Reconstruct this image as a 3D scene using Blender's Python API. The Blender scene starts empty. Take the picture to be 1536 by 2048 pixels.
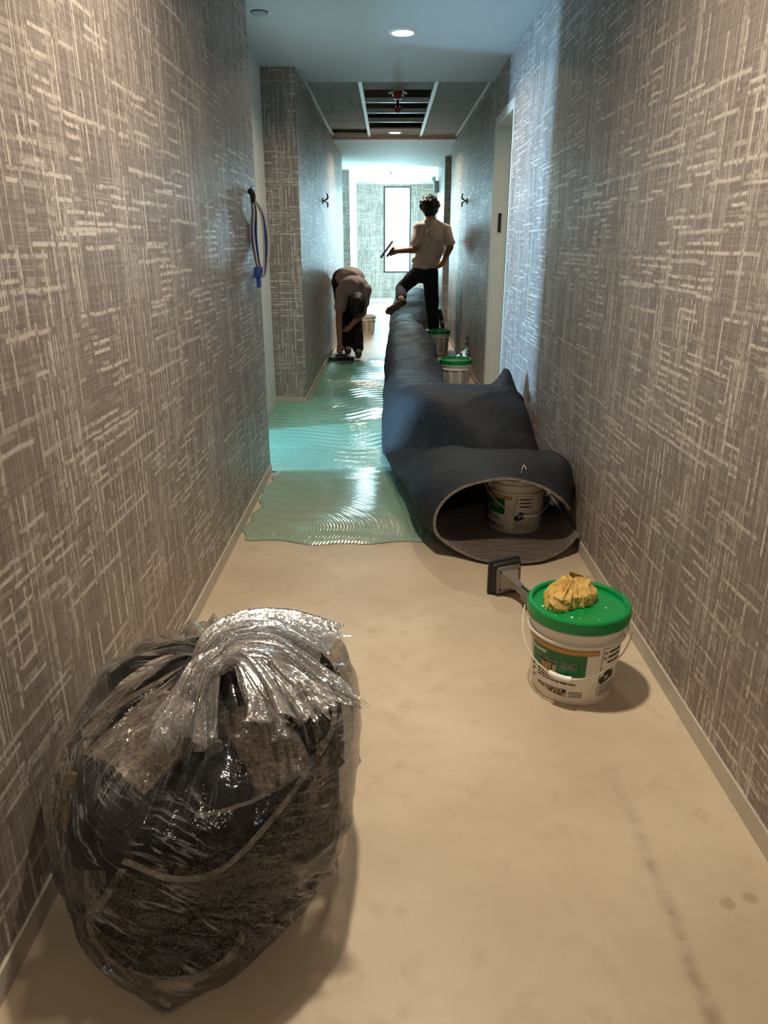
import bpy, bmesh, math, random
import numpy as np
from mathutils import Vector, Matrix, noise as mnoise
PI = math.pi
scene = bpy.context.scene
C = scene.collection
random.seed(7)

# ------------------------------------------------------------------ camera
cam_d = bpy.data.cameras.new('camera')
cam = bpy.data.objects.new('camera', cam_d); C.objects.link(cam)
cam.location = (0, 0, 1.25)
PITCH = math.atan(538 / 1479.0)
cam.rotation_euler = (PI / 2 - PITCH, 0, 0.00572)
cam_d.sensor_fit = 'HORIZONTAL'; cam_d.sensor_width = 36.0
cam_d.lens = 36.0 * 1479.0 / 1536.0
cam_d.clip_start = 0.02; cam_d.clip_end = 100
scene.camera = cam

# ------------------------------------------------------------------ world, daylight, exposure
w = bpy.data.worlds.new('world'); scene.world = w; w.use_nodes = True
bgn = w.node_tree.nodes['Background']
bgn.inputs[0].default_value = (0.72, 0.93, 1.0, 1); bgn.inputs[1].default_value = 9.0
scene.view_settings.view_transform = 'Standard'
scene.view_settings.look = 'None'
scene.view_settings.exposure = 0.0
scene.view_settings.gamma = 1.0
scene.view_settings.use_curve_mapping = False
cy = scene.cycles
cy.max_bounces = 7; cy.diffuse_bounces = 4; cy.glossy_bounces = 3; cy.transmission_bounces = 4; cy.transparent_max_bounces = 14
cy.use_adaptive_sampling = True; cy.adaptive_threshold = 0.07; cy.adaptive_min_samples = 12
cy.caustics_reflective = False; cy.caustics_refractive = False; cy.sample_clamp_indirect = 8.0

def daylight(name, loc, rot, sx, sy, power, col=(0.42, 0.8, 1.0), spread=PI):
    l = bpy.data.lights.new(name, 'AREA'); l.shape = 'RECTANGLE'; l.size = sx; l.size_y = sy
    l.energy = power; l.color = col; l.spread = spread
    o = bpy.data.objects.new(name, l); C.objects.link(o); o.location = loc; o.rotation_euler = rot
    return o
# daylight standing in three windows: the end wall, the recess at the end, the side room off the alcove
daylight('daylight_end_window', (0.19, 17.62, 1.52), (-PI / 2, 0, 0), 0.56, 1.76, 105, col=(0.46, 0.84, 1.0))
daylight('daylight_recess_window', (2.62, 14.72, 1.3), (0, PI / 2, 0), 2.1, 1.5, 640, col=(0.50, 0.90, 1.0))
daylight('daylight_side_room', (-4.32, 3.95, 1.35), (0, -PI / 2, 0), 1.9, 0.36, 560, col=(0.34, 0.66, 1.0))

# ------------------------------------------------------------------ helpers: objects
def tag(o, label=None, cat=None, group=None, kind=None):
    if label: o['label'] = label
    if cat: o['category'] = cat
    if group: o['group'] = group
    if kind: o['kind'] = kind
    return o

def empty(name, loc=(0, 0, 0), rz=0.0):
    o = bpy.data.objects.new(name, None); C.objects.link(o)
    o.location = loc; o.rotation_euler = (0, 0, rz); o.empty_display_size = 0.1
    return o

class MB:
    """collects vertices and faces; build() links them as one mesh object"""
    def __init__(self): self.v = []; self.f = []
    def add(self, vs, fs):
        n = len(self.v); self.v += [tuple(p) for p in vs]; self.f += [tuple(i + n for i in f) for f in fs]; return self
    def box(self, x0, x1, y0, y1, z0, z1):
        return self.add([(x0, y0, z0), (x1, y0, z0), (x1, y1, z0), (x0, y1, z0), (x0, y0, z1), (x1, y0, z1), (x1, y1, z1), (x0, y1, z1)],
                        [(0, 3, 2, 1), (4, 5, 6, 7), (0, 1, 5, 4), (1, 2, 6, 5), (2, 3, 7, 6), (3, 0, 4, 7)])
    def rbox(self, x0, x1, y0, y1, z0, z1, b=0.005, seg=2):
        bm = bmesh.new(); bmesh.ops.create_cube(bm, size=1.0)
        for p in bm.verts: p.co = Vector(((x0 + x1) / 2 + p.co.x * (x1 - x0), (y0 + y1) / 2 + p.co.y * (y1 - y0), (z0 + z1) / 2 + p.co.z * (z1 - z0)))
        bmesh.ops.bevel(bm, geom=bm.edges[:], offset=b, segments=seg, affect='EDGES', profile=0.5)
        bm.verts.index_update()
        self.add([p.co[:] for p in bm.verts], [[q.index for q in f.verts] for f in bm.faces]); bm.free(); return self
    def lathe(self, prof, seg=48, cap0=True, cap1=True, M=None):
        vs = []; fs = []
        n = len(prof)
        for i in range(seg):
            a = 2 * PI * i / seg
            for r, z in prof: vs.append(Vector((r * math.cos(a), r * math.sin(a), z)))
        for i in range(seg):
            j = (i + 1) % seg
            for k in range(n - 1): fs.append((i * n + k, j * n + k, j * n + k + 1, i * n + k + 1))
        if cap0: fs.append(tuple(i * n for i in reversed(range(seg))))
        if cap1: fs.append(tuple(i * n + n - 1 for i in range(seg)))
        if M is not None: vs = [M @ p for p in vs]
        return self.add([p[:] for p in vs], fs)
    def tube(self, pts, r, seg=8, flat=1.0):
        pts = [Vector(p) for p in pts]; n = len(pts)
        rs = r if isinstance(r, (list, tuple)) else [r] * n
        t0 = (pts[1] - pts[0]).normalized()
        nrm = t0.orthogonal().normalized(); vs = []; fs = []
        for i in range(n):
            t = (pts[min(i + 1, n - 1)] - pts[max(i - 1, 0)]).normalized()
            nrm = (nrm - t * nrm.dot(t)); nrm = nrm.normalized() if nrm.length > 1e-6 else t.orthogonal().normalized()
            b = t.cross(nrm)
            for k in range(seg):
                a = 2 * PI * k / seg
                vs.append((pts[i] + (nrm * math.cos(a) + b * math.sin(a) * flat) * rs[i])[:])
        for i in range(n - 1):
            for k in range(seg):
                l = (k + 1) % seg
                fs.append((i * seg + k, i * seg + l, (i + 1) * seg + l, (i + 1) * seg + k))
        fs.append(tuple(reversed(range(seg)))); fs.append(tuple((n - 1) * seg + k for k in range(seg)))
        return self.add(vs, fs)
    def grid(self, nu, nv, fn, closed_u=False):
        vs = [fn(i, j) for j in range(nv) for i in range(nu)]; fs = []
        m = nu if closed_u else nu - 1
        for j in range(nv - 1):
            for i in range(m):
                k = (i + 1) % nu
                fs.append((j * nu + i, j * nu + k, (j + 1) * nu + k, (j + 1) * nu + i))
        return self.add([tuple(p) for p in vs], fs)
    def xf(self, M):
        self.v = [(M @ Vector(p))[:] for p in self.v]; return self
    def build(self, name, mat, parent=None, smooth=False, sharp=40):
        me = bpy.data.meshes.new(name); me.from_pydata(self.v, [], self.f); me.update()
        if smooth:
            me.polygons.foreach_set('use_smooth', [True] * len(me.polygons))
            if sharp: me.set_sharp_from_angle(angle=math.radians(sharp))
        o = bpy.data.objects.new(name, me); C.objects.link(o)
        if mat is not None: me.materials.append(mat)
        o.parent = parent
        return o

def struct(name, mb, mat, parent=None, smooth=False):
    o = mb.build(name, mat, parent, smooth)
    if parent is None: o['kind'] = 'structure'
    return o

def crom(P, n):
    """Catmull-Rom through points (tuples) -> n samples"""
    P = np.array(P, float); m = len(P); out = []
    for t in np.linspace(0, m - 1, n):
        i = min(int(t), m - 2); f = t - i
        p0, p1, p2, p3 = P[max(i - 1, 0)], P[i], P[i + 1], P[min(i + 2, m - 1)]
        out.append(0.5 * (2 * p1 + (p2 - p0) * f + (2 * p0 - 5 * p1 + 4 * p2 - p3) * f * f + (3 * p1 - p0 - 3 * p2 + p3) * f ** 3))
    return np.array(out)

# ------------------------------------------------------------------ helpers: materials
class NT:
    def __init__(self, name):
        self.m = bpy.data.materials.new(name); self.m.use_nodes = True
        self.t = self.m.node_tree; self.n = self.t.nodes; self.l = self.t.links
        self.b = self.n['Principled BSDF']; self.out = self.n['Material Output']
    def set(self, sock, val):
        if hasattr(val, 'is_output'): self.l.new(val, sock)
        elif val is not None: sock.default_value = val
    def math(self, op, a, b=None, c=None, clamp=False):
        n = self.n.new('ShaderNodeMath'); n.operation = op; n.use_clamp = clamp
        for k, v in enumerate((a, b, c)):
            if v is not None: self.set(n.inputs[k], v)
        return n.outputs[0]
    def comb(self, x=0.0, y=0.0, z=0.0):
        n = self.n.new('ShaderNodeCombineXYZ')
        for k, v in enumerate((x, y, z)): self.set(n.inputs[k], v)
        return n.outputs[0]
    def pos(self, obj=False):
        if obj:
            s = self.n.new('ShaderNodeTexCoord').outputs['Object']
        else:
            s = self.n.new('ShaderNodeNewGeometry').outputs['Position']
        p = self.n.new('ShaderNodeSeparateXYZ'); self.l.new(s, p.inputs[0])
        return s, p.outputs[0], p.outputs[1], p.outputs[2]
    def noise(self, vec, scale=5.0, detail=2.0, rough=0.5, dist=0.0):
        n = self.n.new('ShaderNodeTexNoise'); self.set(n.inputs['Vector'], vec); n.inputs['Scale'].default_value = scale
        n.inputs['Detail'].default_value = detail; n.inputs['Roughness'].default_value = rough; n.inputs['Distortion'].default_value = dist
        return n.outputs[0]
    def white(self, vec):
        n = self.n.new('ShaderNodeTexWhiteNoise'); n.noise_dimensions = '3D'; self.l.new(vec, n.inputs['Vector']); return n.outputs[0]
    def ramp(self, v, a, b, to0=0.0, to1=1.0, smooth=True):
        n = self.n.new('ShaderNodeMapRange'); n.interpolation_type = 'SMOOTHSTEP' if smooth else 'LINEAR'; n.clamp = True
        self.set(n.inputs[0], v); self.set(n.inputs[1], a); self.set(n.inputs[2], b); self.set(n.inputs[3], to0); self.set(n.inputs[4], to1)
        return n.outputs[0]
    def mix(self, f, a, b):
        n = self.n.new('ShaderNodeMix'); n.data_type = 'RGBA'; n.clamp_factor = True
        self.set(n.inputs[0], f)
        self.set(n.inputs[6], a if hasattr(a, 'is_output') else (*a, 1)); self.set(n.inputs[7], b if hasattr(b, 'is_output') else (*b, 1))
        return n.outputs[2]
    def bump(self, h, strength=0.3, dist=0.01):
        n = self.n.new('ShaderNodeBump'); n.inputs['Strength'].default_value = strength; n.inputs['Distance'].default_value = dist
        self.l.new(h, n.inputs['Height']); self.l.new(n.outputs[0], self.b.inputs['Normal']); return n.outputs[0]
    def p(self, **k):
        names = dict(col='Base Color', rough='Roughness', metal='Metallic', spec='Specular IOR Level', alpha='Alpha', trans='Transmission Weight',
                     sheen='Sheen Weight', coat='Coat Weight', emis='Emission Strength', ecol='Emission Color')
        for a, v in k.items():
            if isinstance(v, tuple) and len(v) == 3: v = (*v, 1)
            self.set(self.b.inputs[names[a]], v)
        return self

def plain(name, col, rough=0.5, metal=0.0, spec=0.5, var=0.08, scale=30.0, bump=0.0):
    """procedural: base colour with a little mottling, optional fine relief"""
    t = NT(name); s, x, y, z = t.pos(obj=True)
    nz = t.noise(s, scale, 3.0)
    c2 = tuple(min(1, c * (1 + var)) for c in col); c1 = tuple(c * (1 - var) for c in col)
    t.p(col=t.mix(nz, c1, c2), rough=rough, metal=metal, spec=spec)
    if bump: t.bump(t.noise(s, scale * 3, 3.0), bump, 0.004)
    return t.m

def srgb(r, g, b):
    f = lambda c: (c / 255 / 12.92) if c <= 10 else ((c / 255 + 0.055) / 1.055) ** 2.4
    return (f(r), f(g), f(b))

def wallpaper():
    t = NT('wallpaper_crosshatch'); s, x, y, z = t.pos()
    wob = t.math('SUBTRACT', t.noise(s, 11.0, 1.0), 0.5)
    u = t.math('MULTIPLY_ADD', wob, 0.008, t.math('ADD', x, y))
    v = t.math('MULTIPLY_ADD', wob, 0.010, z)
    su, sv = t.math('MULTIPLY', u, 0.76), t.math('MULTIPLY', v, 0.76)
    uv = t.comb(su, sv, 0.0); vu = t.comb(sv, su, 0.0)
    def brick(vec, wd, rh, mortar, off, ofreq, sq=1.0, sqf=2, smooth=0.35):
        n = t.n.new('ShaderNodeTexBrick'); n.offset = off; n.offset_frequency = ofreq; n.squash = sq; n.squash_frequency = sqf
        t.l.new(vec, n.inputs['Vector']); n.inputs['Color1'].default_value = (0, 0, 0, 1); n.inputs['Color2'].default_value = (1, 1, 1, 1); n.inputs['Mortar'].default_value = (0, 0, 0, 1)
        for k, q in (('Scale', 1.0), ('Mortar Size', mortar), ('Mortar Smooth', smooth), ('Bias', 0.0), ('Brick Width', wd), ('Row Height', rh)): n.inputs[k].default_value = q
        return n.outputs['Color'], n.outputs['Fac']
    b1, _ = brick(uv, 0.19, 0.105, 0.0, 0.5, 2); b2, _ = brick(vu, 0.31, 0.062, 0.0, 0.37, 2)
    def layer(vec, blk, lo, hi, wd, rh, mortar, off, ofreq, sq=1.0, sqf=2):
        """strokes: a random share of the cells of a running bond, the share set by the larger block they fall in"""
        c, f = brick(vec, wd, rh, mortar, off, ofreq, sq, sqf)
        thr = t.ramp(blk, 0.3, 0.9, lo, hi, smooth=False)
        return t.math('MULTIPLY', t.ramp(t.math('SUBTRACT', c, thr), -0.16, 0.0, 1.0, 0.0, smooth=False), t.math('SUBTRACT', 1.0, f))
    mx = lambda p, q: t.math('MAXIMUM', p, q)
    h1 = layer(uv, b1, 0.06, 0.56, 0.088, 0.0165, 0.0061, 0.43, 6, 1.3, 7)
    h2 = layer(uv, b2, 0.34, 0.20, 0.27, 0.0290, 0.0130, 0.31, 3, 0.6, 4)
    h3 = layer(uv, b1, 0.10, 0.30, 0.036, 0.0125, 0.0032, 0.21, 2)
    v1 = layer(vu, b2, 0.15, 0.62, 0.21, 0.0086, 0.0033, 0.37, 3, 1.4, 5)
    v2 = layer(vu, b1, 0.42, 0.16, 0.125, 0.0200, 0.0082, 0.41, 2)
    v3 = layer(vu, b2, 0.25, 0.45, 0.47, 0.0052, 0.0019, 0.3, 3)
    brk = t.ramp(t.noise(s, 70.0, 1.0), 0.3, 0.52, 0.25, 1.0)
    mask = mx(mx(h1, t.math('MULTIPLY', h2, 0.9)), mx(t.math('MULTIPLY', h3, 0.5), mx(t.math('MULTIPLY', v1, 0.9), mx(v2, t.math('MULTIPLY', v3, 0.42)))))
    mask = t.math('MULTIPLY', mask, brk)
    # faint vertical and horizontal threads in the ground colour
    th = t.noise(t.comb(t.math('MULTIPLY', u, 170.0), t.math('MULTIPLY', v, 2.2), 0.0), 1.0, 1.0, 0.6)
    tv = t.noise(t.comb(t.math('MULTIPLY', u, 3.0), t.math('MULTIPLY', v, 120.0), 4.0), 1.0, 1.0, 0.6)
    g = t.math('ADD', t.math('MULTIPLY', th, 0.6), t.math('MULTIPLY', tv, 0.4))
    base = t.mix(t.ramp(g, 0.3, 0.7), srgb(106, 97, 91), srgb(141, 131, 125))
    col = t.mix(t.math('MULTIPLY', mask, 0.85), base, srgb(208, 199, 189))
    t.p(col=col, rough=t.ramp(mask, 0, 1, 0.5, 0.38), spec=0.5)
    t.bump(t.noise(s, 160.0, 1.0), 0.1, 0.002)
    return t.m

def floor_mat():
    t = NT('gypsum_floor'); s, x, y, z = t.pos()
    n1 = t.noise(s, 1.7, 4.0, 0.55); n2 = t.noise(s, 14.0, 4.0, 0.6); n3 = t.noise(s, 95.0, 2.0)
    c = t.mix(t.ramp(n1, 0.3, 0.7), srgb(188, 170, 146), srgb(206, 190, 166))
    c = t.mix(t.ramp(n2, 0.5, 0.78, 0, 0.55), c, srgb(176, 156, 131))
    c = t.mix(t.ramp(n3, 0.62, 0.8, 0, 0.25), c, srgb(150, 132, 110))
    # long scuffed drag mark by the right wall and damp drips near it
    dx = t.math('ABSOLUTE', t.math('SUBTRACT', x, t.math('ADD', 0.565, t.math('MULTIPLY', t.math('SUBTRACT', n1, 0.5), 0.05))))
    drag = t.math('MULTIPLY', t.ramp(dx, 0.0, 0.028, 1.0, 0.0), t.ramp(y, 1.0, 1.75, 1.0, 0.0))
    c = t.mix(t.math('MULTIPLY', drag, t.ramp(n2, 0.35, 0.65, 0.1, 0.6)), c, srgb(128, 112, 98))
    vo = t.n.new('ShaderNodeTexVoronoi'); vo.inputs['Scale'].default_value = 10.0; t.l.new(s, vo.inputs['Vector'])
    drip = t.math('MULTIPLY', t.ramp(t.math('ADD', vo.outputs['Distance'], t.math('MULTIPLY', n2, 0.25)), 0.26, 0.34, 1.0, 0.0), t.ramp(x, 0.52, 0.72))
    drip = t.math('MULTIPLY', drip, t.ramp(y, 1.25, 1.6, 1.0, 0.0))
    c = t.mix(t.math('MULTIPLY', drip, 0.45), c, srgb(140, 118, 84))
    t.p(col=c, rough=t.ramp(n2, 0.3, 0.7, 0.38, 0.55), spec=0.4)
    t.bump(t.math('ADD', n2, t.math('MULTIPLY', n3, 0.4)), 0.06, 0.004)
    return t.m

def adhesive_mat():
    t = NT('wet_green_adhesive'); s, x, y, z = t.pos()
    n1 = t.noise(s, 2.2, 3.0); 
    at = t.n.new('ShaderNodeAttribute'); at.attribute_name = 'thick'
    thick = at.outputs['Fac']
    # fine comb lines that follow the trowel strokes
    ph = t.n.new('ShaderNodeAttribute'); ph.attribute_name = 'phase'
    comb = t.math('SINE', t.math('ADD', t.math('MULTIPLY', ph.outputs['Fac'], 420.0), t.math('MULTIPLY', n1, 6.0)))
    h = t.math('ADD', t.math('MULTIPLY', comb, 0.5), t.math('MULTIPLY', t.noise(s, 45.0, 2.0), 0.7))
    c = t.mix(t.ramp(t.math('ADD', thick, t.math('MULTIPLY', comb, 0.10)), 0.0, 1.0), srgb(160, 164, 142), srgb(114, 168, 148))
    c = t.mix(t.ramp(n1, 0.35, 0.7, 0, 0.3), c, srgb(140, 196, 178))
    t.p(col=c, rough=0.13, spec=0.6)
    t.bump(h, 0.35, 0.003)
    return t.m

def carpet_back():
    t = NT('carpet_backing'); s, x, y, z = t.pos()
    n = t.noise(s, 3.0, 4.0, 0.6); f = t.noise(s, 220.0, 2.0)
    dust = t.ramp(t.noise(s, 9.0, 5.0, 0.75, 0.8), 0.5, 0.75, 0.0, 0.5)
    c = t.mix(n, srgb(17, 18, 22), srgb(29, 30, 35)); c = t.mix(dust, c, srgb(54, 54, 58))
    t.p(col=c, rough=0.62, spec=0.3, sheen=0.0)
    t.bump(t.math('ADD', f, t.math('MULTIPLY', t.noise(s, 14.0, 4.0, 0.6, 0.6), 4.0)), 0.5, 0.005)
    return t.m

def carpet_pile(name, c1, c2, scale=(14, 260, 60)):
    t = NT(name); s, x, y, z = t.pos()
    a = t.noise(t.comb(t.math('MULTIPLY', x, scale[0]), t.math('MULTIPLY', y, scale[1]), t.math('MULTIPLY', z, scale[2])), 1.0, 3.0, 0.7)
    f = t.noise(s, 260.0, 3.0, 0.7)
    m = t.math('ADD', t.math('MULTIPLY', a, 0.6), t.math('MULTIPLY', f, 0.4))
    t.p(col=t.mix(t.ramp(m, 0.36, 0.64), c1, c2), rough=0.9, spec=0.15, sheen=0.3)
    t.bump(m, 0.9, 0.006)
    return t.m

def plastic(name, haze, gloss_mul, tint=(0.985, 0.985, 0.99), bs=(60, 60, 25), bstr=0.5, streaks=False):
    """thin clear film: transparent, glossy at the folds, milky where it creases"""
    t = NT(name); s, x, y, z = t.pos()
    n = t.n; l = t.l
    h = t.noise(t.comb(t.math('MULTIPLY', x, bs[0]), t.math('MULTIPLY', y, bs[1]), t.math('MULTIPLY', z, bs[2])), 1.0, 3.0, 0.6, 0.6)
    crease = t.ramp(h, 0.52, 0.75)
    if streaks:
        def att(k):
            q = n.new('ShaderNodeAttribute'); q.attribute_name = k; return q.outputs['Fac']
        an, tt = att('ang'), att('tt')
        g = t.noise(t.comb(t.math('MULTIPLY', an, 9.0), t.math('MULTIPLY', tt, 2.2), 0.0), 1.0, 3.0, 0.6, 0.3)        # gathers running to the tie
        q = t.noise(t.comb(t.math('MULTIPLY', t.math('ADD', an, t.math('MULTIPLY', tt, 1.2)), 2.0), t.math('ADD', t.math('MULTIPLY', tt, 30.0), t.math('MULTIPLY', an, 4.0)), 3.0), 1.0, 3.0, 0.6, 0.5)   # slanting tension lines
        up_ = t.ramp(tt, 0.45, 0.62)
        line = lambda v_: t.ramp(t.math('ABSOLUTE', t.math('SUBTRACT', v_, 0.5)), 0.0, 0.035, 1.0, 0.0)
        st = t.math('ADD', t.math('MULTIPLY', line(g), up_), t.math('MULTIPLY', line(q), t.math('SUBTRACT', 1.0, up_)))
        patchy = t.ramp(t.noise(s, 9.0, 2.0), 0.4, 0.62)
        crease = t.math('ADD', t.math('MULTIPLY', crease, 0.25), t.math('MULTIPLY', t.math('MULTIPLY', st, patchy), 5.0))
        crease = t.math('ADD', crease, t.math('MULTIPLY', t.ramp(tt, 0.55, 0.9), t.ramp(g, 0.46, 0.62, 0.0, 1.5)))
        h = t.math('ADD', h, t.math('ADD', t.math('MULTIPLY', g, up_), t.math('MULTIPLY', q, t.math('SUBTRACT', 1.0, up_))))
    bp = n.new('ShaderNodeBump'); bp.inputs['Strength'].default_value = bstr; bp.inputs['Distance'].default_value = 0.006; l.new(h, bp.inputs['Height'])
    tr = n.new('ShaderNodeBsdfTransparent'); tr.inputs[0].default_value = (*tint, 1)
    gl = n.new('ShaderNodeBsdfGlossy'); gl.inputs['Roughness'].default_value = 0.13; gl.inputs[0].default_value = (1, 1, 1, 1); l.new(bp.outputs[0], gl.inputs['Normal'])
    df = n.new('ShaderNodeBsdfDiffuse'); df.inputs[0].default_value = (0.9, 0.9, 0.92, 1); l.new(bp.outputs[0], df.inputs['Normal'])
    tl = n.new('ShaderNodeBsdfTranslucent'); tl.inputs[0].default_value = (0.9, 0.9, 0.92, 1)
    ad = n.new('ShaderNodeMixShader'); ad.inputs[0].default_value = 0.5; l.new(df.outputs[0], ad.inputs[1]); l.new(tl.outputs[0], ad.inputs[2])
    lw = n.new('ShaderNodeLayerWeight'); lw.inputs[0].default_value = 0.35
    hz = t.math('MULTIPLY', t.math('ADD', t.math('ADD', 0.2, crease), t.math('MULTIPLY', lw.outputs['Facing'], 0.6)), haze, clamp=True)
    m1 = n.new('ShaderNodeMixShader'); l.new(hz, m1.inputs[0]); l.new(tr.outputs[0], m1.inputs[1]); l.new(ad.outputs[0], m1.inputs[2])
    fr = t.math('MULTIPLY', t.math('ADD', lw.outputs['Fresnel'], 0.02), gloss_mul, clamp=True)
    m2 = n.new('ShaderNodeMixShader'); l.new(fr, m2.inputs[0]); l.new(m1.outputs[0], m2.inputs[1]); l.new(gl.outputs[0], m2.inputs[2])
    l.new(m2.outputs[0], t.out.inputs['Surface'])
    return t.m

def glass_pane():
    t = NT('window_glass'); n = t.n; l = t.l
    s, x, y, z = t.pos()
    tr = n.new('ShaderNodeBsdfTransparent'); gl = n.new('ShaderNodeBsdfGlossy'); gl.inputs['Roughness'].default_value = 0.02
    lw = n.new('ShaderNodeLayerWeight'); lw.inputs[0].default_value = 0.2
    f = t.math('MULTIPLY', lw.outputs['Fresnel'], t.ramp(t.noise(s, 3.0), 0.0, 1.0, 0.7, 0.9), clamp=True)
    m = n.new('ShaderNodeMixShader'); l.new(f, m.inputs[0]); l.new(tr.outputs[0], m.inputs[1]); l.new(gl.outputs[0], m.inputs[2])
    l.new(m.outputs[0], t.out.inputs['Surface'])
    return t.m

def emitter(name, col, strength):
    t = NT(name); s, x, y, z = t.pos(obj=True)
    t.p(col=(0.8, 0.8, 0.8), rough=0.4, ecol=t.mix(t.noise(s, 20.0), tuple(c * 0.97 for c in col), col), emis=strength)
    return t.m

M = {}
M['paper'] = wallpaper()
M['floor'] = floor_mat()
M['adh'] = adhesive_mat()
M['white_paint'] = plain('white_wall_paint', srgb(214, 214, 208), 0.55, var=0.03, scale=6, bump=0.05)
M['ceil'] = plain('ceiling_paint', srgb(196, 202, 205), 0.7, var=0.025, scale=3, bump=0.04)
M['tile'] = plain('ceiling_tile_fibre', srgb(168, 172, 172), 0.9, var=0.06, scale=160, bump=0.3)
M['tbar'] = plain('white_enamel_bar', srgb(232, 236, 236), 0.4, var=0.02)
M['dark'] = plain('dark_plenum', srgb(30, 34, 42), 0.9, var=0.3, scale=4)
M['pipe'] = plain('galvanised_pipe', srgb(120, 126, 132), 0.4, 0.7, var=0.1)
M['beige'] = plain('bulkhead_paint', srgb(196, 184, 170), 0.7, var=0.04)
M['frame'] = plain('door_frame_paint', srgb(206, 203, 192), 0.45, var=0.03, scale=8)
M['base'] = plain('raw_wallboard_strip', srgb(190, 182, 168), 0.7, var=0.12, scale=18, bump=0.1)
M['black_metal'] = plain('dark_window_frame', srgb(46, 52, 56), 0.4, 0.3)
M['glass'] = glass_pane()
M['back'] = carpet_back()
M['pile'] = carpet_pile('carpet_pile_brown', srgb(30, 25, 22), srgb(112, 94, 80), (7, 110, 110))
M['pile2'] = carpet_pile('carpet_pile_scrap', srgb(108, 95, 83), srgb(200, 180, 158), (110, 110, 90))
M['edge'] = carpet_pile('carpet_cut_edge', srgb(92, 86, 76), srgb(150, 142, 128), (90, 90, 90))
M['film'] = plastic('clear_bag_film', 0.085, 0.75, bs=(30, 30, 34), bstr=0.8, streaks=True)
M['film2'] = plastic('gathered_bag_film', 0.42, 1.6, bs=(60, 75, 75), bstr=0.8)
M['pail'] = plain('white_pail_plastic', srgb(226, 222, 214), 0.35, var=0.02, scale=10)
M['green'] = plain('green_lid_plastic', srgb(0, 136, 66), 0.32, var=0.05, scale=14)
M['lblgreen'] = plain('label_green', srgb(10, 112, 58), 0.35, var=0.04)
M['gold'] = plain('label_gold', srgb(178, 126, 22), 0.35, var=0.08)
M['ink'] = plain('label_ink', srgb(26, 24, 24), 0.5, var=0.1)
M['ink_grey'] = plain('label_grey_ink', srgb(120, 116, 110), 0.5, var=0.1)
M['lblwhite'] = plain('label_white', srgb(238, 236, 228), 0.4, var=0.02)
M['wire'] = plain('white_coated_wire', srgb(232, 226, 210), 0.35, 0.2, var=0.03)
M['steel'] = plain('brushed_steel', srgb(150, 146, 138), 0.38, 0.85, var=0.1, scale=60)
M['steel_dull'] = plain('cast_aluminium', srgb(136, 130, 120), 0.5, 0.55, var=0.12, scale=40, bump=0.1)
M['rubber'] = plain('black_rubber', srgb(24, 25, 27), 0.55, var=0.15)
M['cloth'] = plain('yellow_chamois', srgb(206, 172, 98), 0.9, var=0.2, scale=22, bump=0.25)
M['red'] = plain('red_enamel', srgb(150, 26, 30), 0.4, var=0.05)
M['blue_tape'] = plain('blue_tape', srgb(40, 84, 168), 0.55, var=0.12)
M['copper'] = plain('brown_cable_jacket', srgb(140, 96, 70), 0.5, var=0.1)
M['skin'] = plain('skin', srgb(176, 128, 104), 0.55, var=0.05, scale=12)
M['shirt_a'] = plain('pale_tan_cotton', srgb(216, 198, 184), 0.85, var=0.06, scale=10, bump=0.15)
M['shirt_b'] = plain('dusty_rose_cotton', srgb(168, 150, 145), 0.85, var=0.08, scale=10, bump=0.15)
M['navy'] = plain('navy_trousers_cloth', srgb(26, 30, 42), 0.85, var=0.12, scale=12, bump=0.15)
M['blackcloth'] = plain('black_trousers_cloth', srgb(24, 25, 30), 0.85, var=0.15, scale=12, bump=0.15)
M['hair'] = plain('black_hair', srgb(22, 20, 20), 0.5, var=0.3, scale=60, bump=0.6)
M['shoe'] = plain('grey_shoe_canvas', srgb(78, 72, 66), 0.8, var=0.1)
M['sole'] = plain('tan_shoe_sole', srgb(112, 96, 82), 0.8, var=0.12)
M['lamp'] = emitter('warm_lamp_lens', (1.0, 0.88, 0.70), 14.0)
M['straw'] = plain('yellow_foam', srgb(190, 160, 104), 0.9, var=0.25, scale=60, bump=0.4)

# ------------------------------------------------------------------ the setting
XL, XR, XA = -0.678, 0.823, -0.93
ZC, ZG, ZF = 2.44, 2.47, 2.435
struct('floor', MB().box(-4.6, 3.0, -3.2, 17.8, -0.1, 0), M['floor'])
ceiling = struct('ceiling', MB().box(-4.6, 3.0, -3.2, 6.62, ZC, 2.62), M['ceil'])
cf = struct('ceiling_end', MB().box(-4.6, 3.0, 10.02, 17.8, ZF, 2.62), M['ceil'])
struct('trim_1', MB().box(XL, XR, 9.97, 10.02, ZF - 0.006, 3.0), M['beige'])
# left wall, alcove, stub and far pieces
struct('wall_left', MB().box(XA, XL, -3.2, 4.10, 0, ZC), M['paper'])
wa = MB().box(XA - 0.12, XA, 3.9, 4.09, 0, ZC).box(XA - 0.12, XA, 5.12, 6.3, 0, ZC).box(XA - 0.12, XA, 4.09, 5.12, 2.1, ZC)
struct('wall_alcove', wa, M['white_paint'])
struct('wall_left_middle', MB().box(XA - 0.12, XL, 6.08, 11.8, 0, 3.0), M['paper'])
struct('wall_left_recess', MB().box(-1.15, -0.98, 11.7, 14.1, 0, ZF), M['white_paint'])
struct('wall_left_end', MB().box(-1.15, XL, 13.96, 17.8, 0, ZF), M['paper'])
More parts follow.
